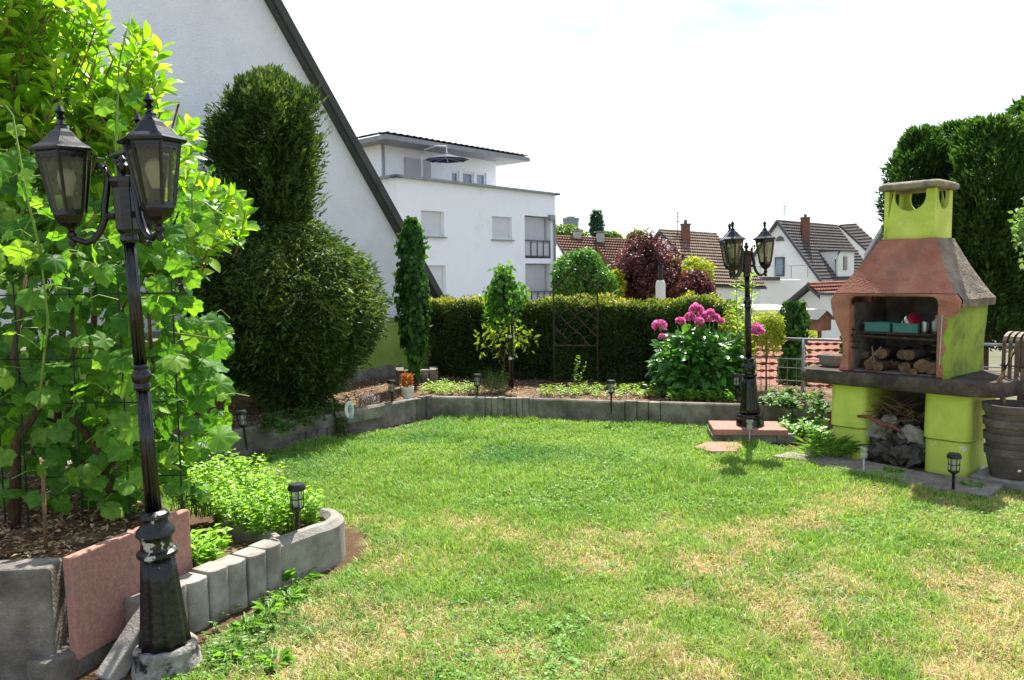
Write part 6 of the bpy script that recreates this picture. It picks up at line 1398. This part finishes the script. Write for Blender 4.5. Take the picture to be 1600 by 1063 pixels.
# ---- peony in bloom
MT['peony_leaf'] = leafmat('peony_leaf', ['3a6a30', '4f853c', '6ba04c'], .34, (1.8, 1.8, .6), rough=.28, spec=.55, use='obj', big=20); MT['peony_leaf_r'] = leafmat('peony_leaf_mass', ['31602a', '477a36', '609446'], .34, (1.8, 1.8, .6), rough=.3, spec=.5, big=20)
MT['petal'] = leafmat('peony_petal', ['c2307c', 'd65a9c', 'e88fc0', 'f0b4d6'], .35, (1.3, .9, 1.2), rough=.6, spec=.2, big=60)
pb_ = on_ground(1100, 622, .19); pn = empty('peony', (pb_.x, pb_.y+.25, .19), 0, 'bushy peony with pink double blooms before the hedge', 'peony'); PO = Vector(pn.location)
PL_ = [shrub_leaf(20+i) for i in range(3)]
for m_ in PL_: m_.materials.append(MT['peony_leaf'])
for i in range(230):
    a = rv.uniform(0, 6.28); el = rv.uniform(-.1, 1.4); rad = Vector((math.cos(a)*math.cos(el)*.54, math.sin(a)*math.cos(el)*.46, .12+math.sin(el)*.60)); q = rv.uniform(.75, 1.0); P = Vector((rad.x*q, rad.y*q, rad.z*q)); D = (Vector((rad.x, rad.y, rad.z*.35))+Vector((rv.gauss(0, .25), rv.gauss(0, .25), rv.gauss(-.1, .25)))).normalized(); N = Vector((rv.gauss(0, .35), rv.gauss(-.2, .35), 1)); N = (N-D*N.dot(D)).normalized()
    place_leaf(PL_[i % 3], P, D, N, rv.uniform(.10, .16), pn)
P, d = lumpy(1300, (0, 0, .34), (.49, .43, .41), .2, 1.4, .3, 4); nP = len(P); o = link_mesh('leaf_mass', mesh_scatter('leaf_mass', PL_, P, unit(d*[1, 1, .4]+rand_unit(nP)*.6), unit(rand_unit(nP)*.5+np.array([0, -.2, 1.0])), .09+.06*rng.random(nP), MT['peony_leaf_r']), pn); o['kind'] = 'stuff'
for k in range(14): a = rv.uniform(0, 6.28); MB().tube([(.08*math.cos(a), .08*math.sin(a), -.05), (.2*math.cos(a), .2*math.sin(a), .35), (.35*math.cos(a), .35*math.sin(a), .6)], [.007, .006, .004], 5).build('stem', MT['greenstem'], pn)
for i, (px, py, rr_) in enumerate(((1030, 511, .075), (1063, 503, .05), (1078, 497, .06), (1088, 485, .072), (1100, 496, .068), (1110, 490, .05), (1092, 503, .05), (1116, 498, .06), (1126, 503, .04), (1181, 519, .085), (1035, 527, .04), (1096, 510, .04))):
    c = at_depth(px, py, PO.y-.1+rv.uniform(-.1, .15))-PO; n = 110; d = rand_unit(n); d[:, 2] = np.abs(d[:, 2])*.9-.15; d = unit(d); sh_ = .35+.6*rng.random(n); P = d*(sh_*rr_*.62)[:, None]; N = unit(d+rand_unit(n)*.35); D = unit(np.cross(N, rand_unit(n))+d*.55+np.array([0, 0, .3]))
    bl_ = empty('bloom', c); bl_.parent = pn; link_mesh('petals', leaves_mesh('petals', P, D, N, rr_*.82, rr_*.74, MT['petal'], np.clip(sh_*.6+.3*rng.random(n), 0, 1), .3, .0, .6), bl_); MB().tube([(0, 0, 0), (-c.x*.3, -c.y*.3, -c.z*.45)], [.005, .006], 5).build('flower_stalk', MT['greenstem'], bl_)

# ---- golden conifers, tall sapling
MT['gold'] = leafmat('golden_conifer', ['76902c', '9dac36', 'c2c64c'], .4, (1.6, 1.5, .5), big=8)
gc_ = at_depth(1150, 520, 9.2); tree('golden_conifer', 'yellow-green conifer shrub behind peony blooms, left of far lamp', (gc_.x, 9.2, .1), (gc_.x, 9.2, .62), (.24, .24, .5), 5200, .05, .014, MT['gold'], 'shrub', 'golden conifers', .03, 6, gap=.1, inner=.4, fr=2.2, lump=.4, seed=11)
gc2 = at_depth(1198, 530, 9.15); tree('golden_conifer', 'yellow-green conifer shrub right of the far lamp post', (gc2.x, 9.15, .0), (gc2.x, 9.15, .88), (.2, .2, .25), 3400, .05, .014, MT['gold'], 'shrub', 'golden conifers', .012, 6, gap=.1, inner=.4, fr=2.2, lump=.4, seed=12)
gh_ = at_depth(1228, 512, 15); tree('clipped_shrub', 'low yellow-green shrub beyond the railing fence', (gh_.x, 15, LOW), (gh_.x, 15, gh_.z-.25), (.75, .5, .5), 4200, .07, .04, MT['gold'], 'shrub', None, .05, 6, gap=.1, seed=14)
MT['sapling'] = leafmat('sapling_leaf', ['6a8f3a', '86a94c', 'a5c066'], .42, (1.6, 1.6, .6), big=10)
sa_ = at_depth(1163, 520, 8.9); r = empty('sapling', (sa_.x, 8.9, .19), 0, 'slender upright lily-like shoots directly behind the far lamp', 'plant')
for px, tp in ((1150, 420), (1165, 418), (1176, 426)):
    t = at_depth(px, tp, 8.9); x = t.x-sa_.x; h = t.z-.19; MB().tube([(x*.4, 0, -.05), (x*.8, 0, h*.5), (x, 0, h)], [.007, .006, .003], 5).build('stem', MT['greenstem'], r); n = 70; z = h*(.35+.65*rng.random(n)); a = rng.random(n)*6.28; P = np.stack([x*(.4+.6*z/h), 0*z, z], 1); D = np.stack([np.cos(a), np.sin(a), .5+.4*rng.random(n)], 1); link_mesh('leaves', leaves_mesh('leaves', P, D, np.tile([0, 0, 1.0], (n, 1))+.3*rand_unit(n), .10, .02, MT['sapling'], None, .15, .25), r)

# ---- thuja screen at the right
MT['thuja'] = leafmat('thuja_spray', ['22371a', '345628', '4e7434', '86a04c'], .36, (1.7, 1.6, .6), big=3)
MT['pale_leaf'] = leafmat('pale_leaf', ['4f7436', '7a9c5a', 'a8c08a'], .35, (1.5, 1.5, .7), big=6)
def thuja(px, ptop, hw, Y, label, n=20000, seed=0, bot=.45, rd=.3, name='thuja_tree', mat='thuja', Lf=.085, Wf=.03):
    t = at_depth(px, ptop, Y); r = hw/FOC*Y; rt = empty(name, (t.x, Y, LOW), 0, label, 'conifer', 'thuja screen behind the barbecue'); H = t.z-LOW; z0 = bot-LOW
    z = z0+(H-z0)*rng.random(n); s = (z-z0)/(H-z0); rr = r*np.where(s > 1-rd, np.sqrt(np.clip(1-((s-1+rd)/(rd*1.04))**2, .004, 1)), .72+.28*s/(1-rd)); th = rng.random(n)*6.28; d = np.stack([np.cos(th), np.sin(th), .15+0*th], 1); q = np.stack([np.cos(th)*.9, np.sin(th)*.9, z*1.1], 1)
    P = d*(rr*(1+1.7*(fbm(q, 3.0, seed*7.0, 3)-.5))*(1-.5*rng.random(n)**2.0))[:, None]; P[:, 2] = z+.1*np.clip(rng.normal(size=n), -1.5, 1.2)*(1-.7*s)
    D = unit(d*.7+rand_unit(n)*.5+np.array([0, 0, .55])); rn = np.clip(.5*fbm(P, 2.5, seed, 2)+.45*rng.random(n)-.1+.2*(s-.5), 0, 1)  # sprays paler with height: lit tops put into the colour
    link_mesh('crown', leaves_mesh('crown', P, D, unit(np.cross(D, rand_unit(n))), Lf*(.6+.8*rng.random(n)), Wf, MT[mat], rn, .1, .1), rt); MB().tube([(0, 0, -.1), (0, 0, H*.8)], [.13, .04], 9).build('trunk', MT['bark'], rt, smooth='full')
thuja(1442, 206, 46, 11.2, 'rounded dark thuja rising directly behind the barbecue chimney', 22000, 1, 1.7, .6); thuja(1492, 196, 34, 11.8, 'slim thuja between the two broad dark thujas', 14000, 2, .9, .3); thuja(1548, 190, 66, 10.6, 'broad dark thuja right of the barbecue chimney', 32000, 3, .62, .3)
thuja(1618, 158, 62, 10.8, 'tallest thuja at the right edge of the picture', 26000, 4, .55, .35); thuja(1475, 330, 50, 12.5, 'shaded thuja filling the gap behind barbecue hood', 14000, 5, .6)
pl_ = at_depth(1626, 350, 8.8); tree('pale_bush', 'pale leafy branches at the right edge before the dark thujas', (pl_.x, 8.8, LOW), pl_, (.2, .25, .5), 900, .07, .045, MT['pale_leaf'], 'bush', None, .03, 6, gap=.3, seed=21, lump=.5)

# ---- beyond the hedge
MT['bush_green'] = leafmat('bush_green', ['33601f', '4c7d2c', '6f9c44'], .35, (1.6, 1.6, .6), big=2); MT['purple'] = leafmat('purple_leaf', ['2e1a1c', '4d2e30', '6d4745', '957068'], .36, (1.6, 1.0, .8), big=2); MT['far_green'] = leafmat('far_green', ['4f6f2a', '6f8c38', '94a850'], .35, (1.5, 1.5, .6), big=.5); MT['far_dark'] = leafmat('far_dark', ['32503a', '43624a', '587458'], .3, (1.4, 1.4, .8), big=.5)
def bgt(name, px, pc, hw, hh, Y, n, Lf, Wf, mat, label, **k):
    c = at_depth(px, pc, Y); s = Y/FOC; return tree(name, label, (c.x, Y, LOW), c, (hw*s, hw*s*.9, hh*s), n, Lf, Wf, MT[mat], group='trees beyond the hedge', r0=.07*Y/20, **k)
bgt('round_bush', 910, 444, 46, 48, 21, 15000, .10, .055, 'bush_green', 'round mid-green bush above hedge beside white block', seed=31, gap=.15)
bgt('purple_tree', 1008, 438, 60, 64, 25, 22000, .11, .06, 'purple', 'dark purple-leaved tree above the middle of hedge', seed=32, gap=.35, lump=.6, fr=2.4, gapsc=2.0); bgt('purple_tree', 1080, 460, 34, 34, 24, 8000, .10, .055, 'purple', 'smaller reddish purple bush right of the white flue', seed=33, gap=.2, lump=.4)
bgt('golden_bush', 1088, 440, 26, 34, 30, 3600, .14, .09, 'gold', 'yellow-green bush between purple tree and brown-roofed house', seed=34, gap=.15, lump=.4); bgt('golden_bush', 1052, 420, 14, 22, 32, 1200, .14, .08, 'gold', 'small yellow-green tip peeping over the purple tree', seed=35, gap=.15); bgt('golden_bush', 962, 448, 12, 26, 24, 1200, .13, .08, 'gold', 'yellow-green patch between green bush and purple tree', seed=36)
for i, (px, pc, hw, hh, Y, m, l) in enumerate(((888, 366, 26, 15, 260, 'far_green', 'pale far tree below the round tower'), (950, 373, 22, 11, 250, 'far_green', 'low far tree line above the red roof'), (993, 376, 16, 13, 200, 'far_green', 'small far tree just left of the brown roof'), (1108, 380, 22, 8, 260, 'far_green', 'distant hazy tree behind the brown roof chimney'))): bgt('far_tree', px, pc, hw, hh, Y, 2600, 1.0, .7, m, l, seed=40+i, gap=.15, lump=.35)
bgt('poplar_tree', 932, 353, 9, 24, 230, 1500, 1.3, .45, 'far_dark', 'slim dark poplar on the skyline right of tower', seed=47, gap=.2, lump=.4)

# ---- herbs and weeds
MT['herb'] = leafmat('herb_leaf', ['6d9a35', '86b043', 'a5c65c'], .42, (1.6, 1.65, .55), big=20); MT['weed'] = leafmat('weed_leaf', ['4f8030', '6b9a3e', '8ab552'], .35, (1.6, 1.6, .6), big=20); MT['weed_pale'] = leafmat('weed_pale', ['668a38', '7fa048', '9bb45e'], .38, (1.5, 1.5, .6), big=20); MT['weed_dull'] = leafmat('weed_dull', ['4c7030', '62863e', '7c9a50'], .3, (1.5, 1.5, .6), big=20); MT['dim'] = leafmat('shade_plant', ['2c4a24', '3d6030', '567a40'], .3, big=15)
def herb(name, label, pts, h, n_leaf, Lf, Wf, mat, cat='herb', group=None):
    r = empty(name, pts[0], 0, label, cat, group); o_ = Vector(pts[0]); st = MB(); P = []; D = []
    for p in pts:
        q = Vector(p)-o_; hh = h*rv.uniform(.6, 1.15); lean = Vector((rv.gauss(0, .16), rv.gauss(0, .16), 0))*hh; st.tube([q, q+lean*.4+Vector((0, 0, hh*.5)), q+lean+Vector((0, 0, hh))], [.0022, .002, .0012], 4)
        for j in range(n_leaf):
            t = .25+.75*(j+.5)/n_leaf; a = j*1.57+(j//2)*1.57+rv.random(); P.append(q+lean*t+Vector((0, 0, hh*t))); D.append((math.cos(a), math.sin(a), rv.uniform(.1, .7)))
    P = np.array([list(v) for v in P]); D = np.array(D); n = len(P); link_mesh('foliage', leaves_mesh('foliage', P, D, np.tile([0, 0, 1.0], (n, 1))+.35*rand_unit(n), Lf*(.6+.7*rng.random(n)), Wf*(.6+.7*rng.random(n)), mat, None, .2, .15), r); st.build('stems', MT['greenstem'], r)['kind'] = 'stuff'
def scatter(poly, n, z): return [on_ground(x, y, z) for x, y in pick(poly, n, len(poly)*7+n)]
herb('mint_clump', 'lush light green mint filling the herb bed beside near lamp', scatter([(300, 808), (350, 790), (420, 800), (472, 822), (465, 836), (425, 852), (385, 850), (345, 826)], 170, .17), .24, 13, .036, .024, MT['herb'], group='herb clumps')
herb('mint_clump', 'taller light green mint behind the herb bed beside vine', scatter([(265, 800), (300, 785), (380, 775), (440, 790), (400, 800), (300, 812)], 170, .12), .30, 14, .036, .024, MT['herb'], group='herb clumps')
herb('mint_clump', 'light green mint spilling to the curved corner stone', scatter([(395, 825), (430, 808), (470, 806), (497, 814), (497, 826), (450, 834), (425, 850), (400, 850)], 110, .17), .17, 12, .036, .024, MT['herb'], group='herb clumps')
herb('mint_clump', 'small light green herb in the pocket behind rounded palisades', scatter([(285, 885), (320, 870), (352, 868), (350, 885), (300, 900)], 34, .17), .15, 9, .05, .03, MT['herb'], group='herb clumps')
def rosette(px, py, label, n=14, L_=.14, W_=.03, z=0.0, mat='weed', name='weed', up=.5, flower=None, cat='weed'):
    c = on_ground(px, py, z); r = empty(name, c, rv.random()*6, label, cat, 'weeds'); a = rng.random(n)*6.28; D = np.stack([np.cos(a), np.sin(a), up*(.3+rng.random(n))], 1); P = np.stack([.02*np.cos(a), .02*np.sin(a), .005+.02*rng.random(n)], 1); link_mesh('leaves', leaves_mesh('leaves', P, D, np.tile([0, 0, 1.0], (n, 1))+.3*rand_unit(n), L_*(.6+.6*rng.random(n)), W_, MT[mat], None, .2, .3, .6), r)
    if flower: MB().tube([(0, 0, 0), (.03, .0, .12)], .003, 5).build('stalk', MT['greenstem'], r); MB().lathe([(.002, .11), (.016, .12), (.017, .126), (.001, .13)], 12, c=(.03, 0, 0)).build('flower_head', flower, r)
rosette(438, 916, 'leafy dandelion at the foot of the curved corner stone', 16, .13, .022, up=1.6); rosette(470, 908, 'dandelion with a yellow flower beside the curved edging', 10, .11, .02, flower=pmat('dandelion_yellow', ['d8b020', 'e8c838'], 40, rough=.8, bump=.3))
for i, (px, py, l) in enumerate(((420, 958, 'broad weed tuft between palisades and dry lawn'), (385, 985, 'ragged weed clump right of the near lamp base'), (360, 1030, 'weed clump on the lawn at the bottom edge beside lamp'), (450, 940, 'small weed on the lawn below the dandelion'), (430, 1040, 'flat plantain weed in the lawn near bottom edge'), (1315, 712, 'weed between paving and left barbecue column'), (1395, 742, 'low weed before the stones under barbecue'), (1520, 765, 'weed at the foot of the brown pot stack'))): rosette(px, py, l, 46, .065, .016, up=.9)
herb('grass_tuft', 'tuft of long grass against the left barbecue column', [on_ground(1285+rv.uniform(-28, 45), 714+rv.uniform(-6, 10), 0) for _ in range(90)], .16, 4, .15, .008, MT['weed'], 'grass tuft')
herb('weed_patch', 'low leafy weeds on the lawn between palisades and bottom edge', scatter([(318, 1000), (360, 955), (420, 925), (470, 905), (500, 925), (460, 960), (420, 1000), (440, 1062), (330, 1062)], 120, .0), .045, 6, .032, .014, MT['weed_dull'], 'weeds')
herb('shade_herb', 'dark leafy plants growing under the yew behind edging', scatter([(400, 668), (520, 640), (560, 632), (530, 655), (430, 690)], 110, .19), .14, 9, .045, .03, MT['dim'], 'plant')
herb('shade_herb', 'small dark plant growing on the edging joint below oval ornament', [on_ground(531+rv.uniform(-8, 8), 684+rv.uniform(-4, 4), 0) for _ in range(14)], .22, 12, .05, .035, MT['dim'], 'plant')
herb('bed_weeds', 'bright yellow-green weeds along the back edging below trellis', scatter([(840, 622), (1050, 625), (1060, 612), (1000, 606), (850, 610)], 150, .19), .09, 6, .055, .022, MT['weed_pale'], 'weeds')
herb('bed_weeds', 'bright green weeds between planter and staked tree', scatter([(655, 612), (690, 604), (760, 612), (730, 620), (665, 620)], 70, .19), .10, 7, .06, .022, MT['weed_pale'], 'weeds')
herb('bed_weeds', 'feathery green plant beside the solar lamp left of staked tree', scatter([(755, 614), (790, 608), (790, 618), (760, 622)], 26, .19), .26, 14, .05, .014, MT['dim'], 'weeds')
herb('bed_weeds', 'pale leafy weeds under the peony', scatter([(1040, 630), (1150, 632), (1140, 622), (1050, 620)], 110, .19), .13, 8, .055, .03, MT['weed'], 'weeds')
herb('ivy_patch', 'ivy and weeds spilling over the edging beside far lamp', scatter([(1190, 640), (1290, 655), (1285, 630), (1200, 622)], 60, .22), .12, 9, .06, .05, MT['ivy'], 'ivy')
herb('ivy_patch', 'ivy trailing on the ground between far lamp and barbecue', scatter([(1215, 690), (1290, 700), (1285, 675), (1225, 670)], 80, .0), .16, 9, .055, .045, MT['weed'], 'ivy')
herb('bed_weeds', 'single tall pale weed in front of the rusty trellis', [on_ground(897+rv.uniform(-3, 3), 608, .19) for _ in range(4)], .36, 16, .04, .012, MT['herb'], 'weeds')
MT['heather'] = leafmat('heather_bloom', ['6a5560', '8d7484', 'a58a98'], .2, (1.1, 1, 1.1), big=20)
herb('heather', 'low pinkish heather cushion beside the oval ornament', scatter([(560, 640), (592, 634), (590, 626), (562, 628)], 90, .19), .12, 10, .02, .008, MT['heather'], 'heather')
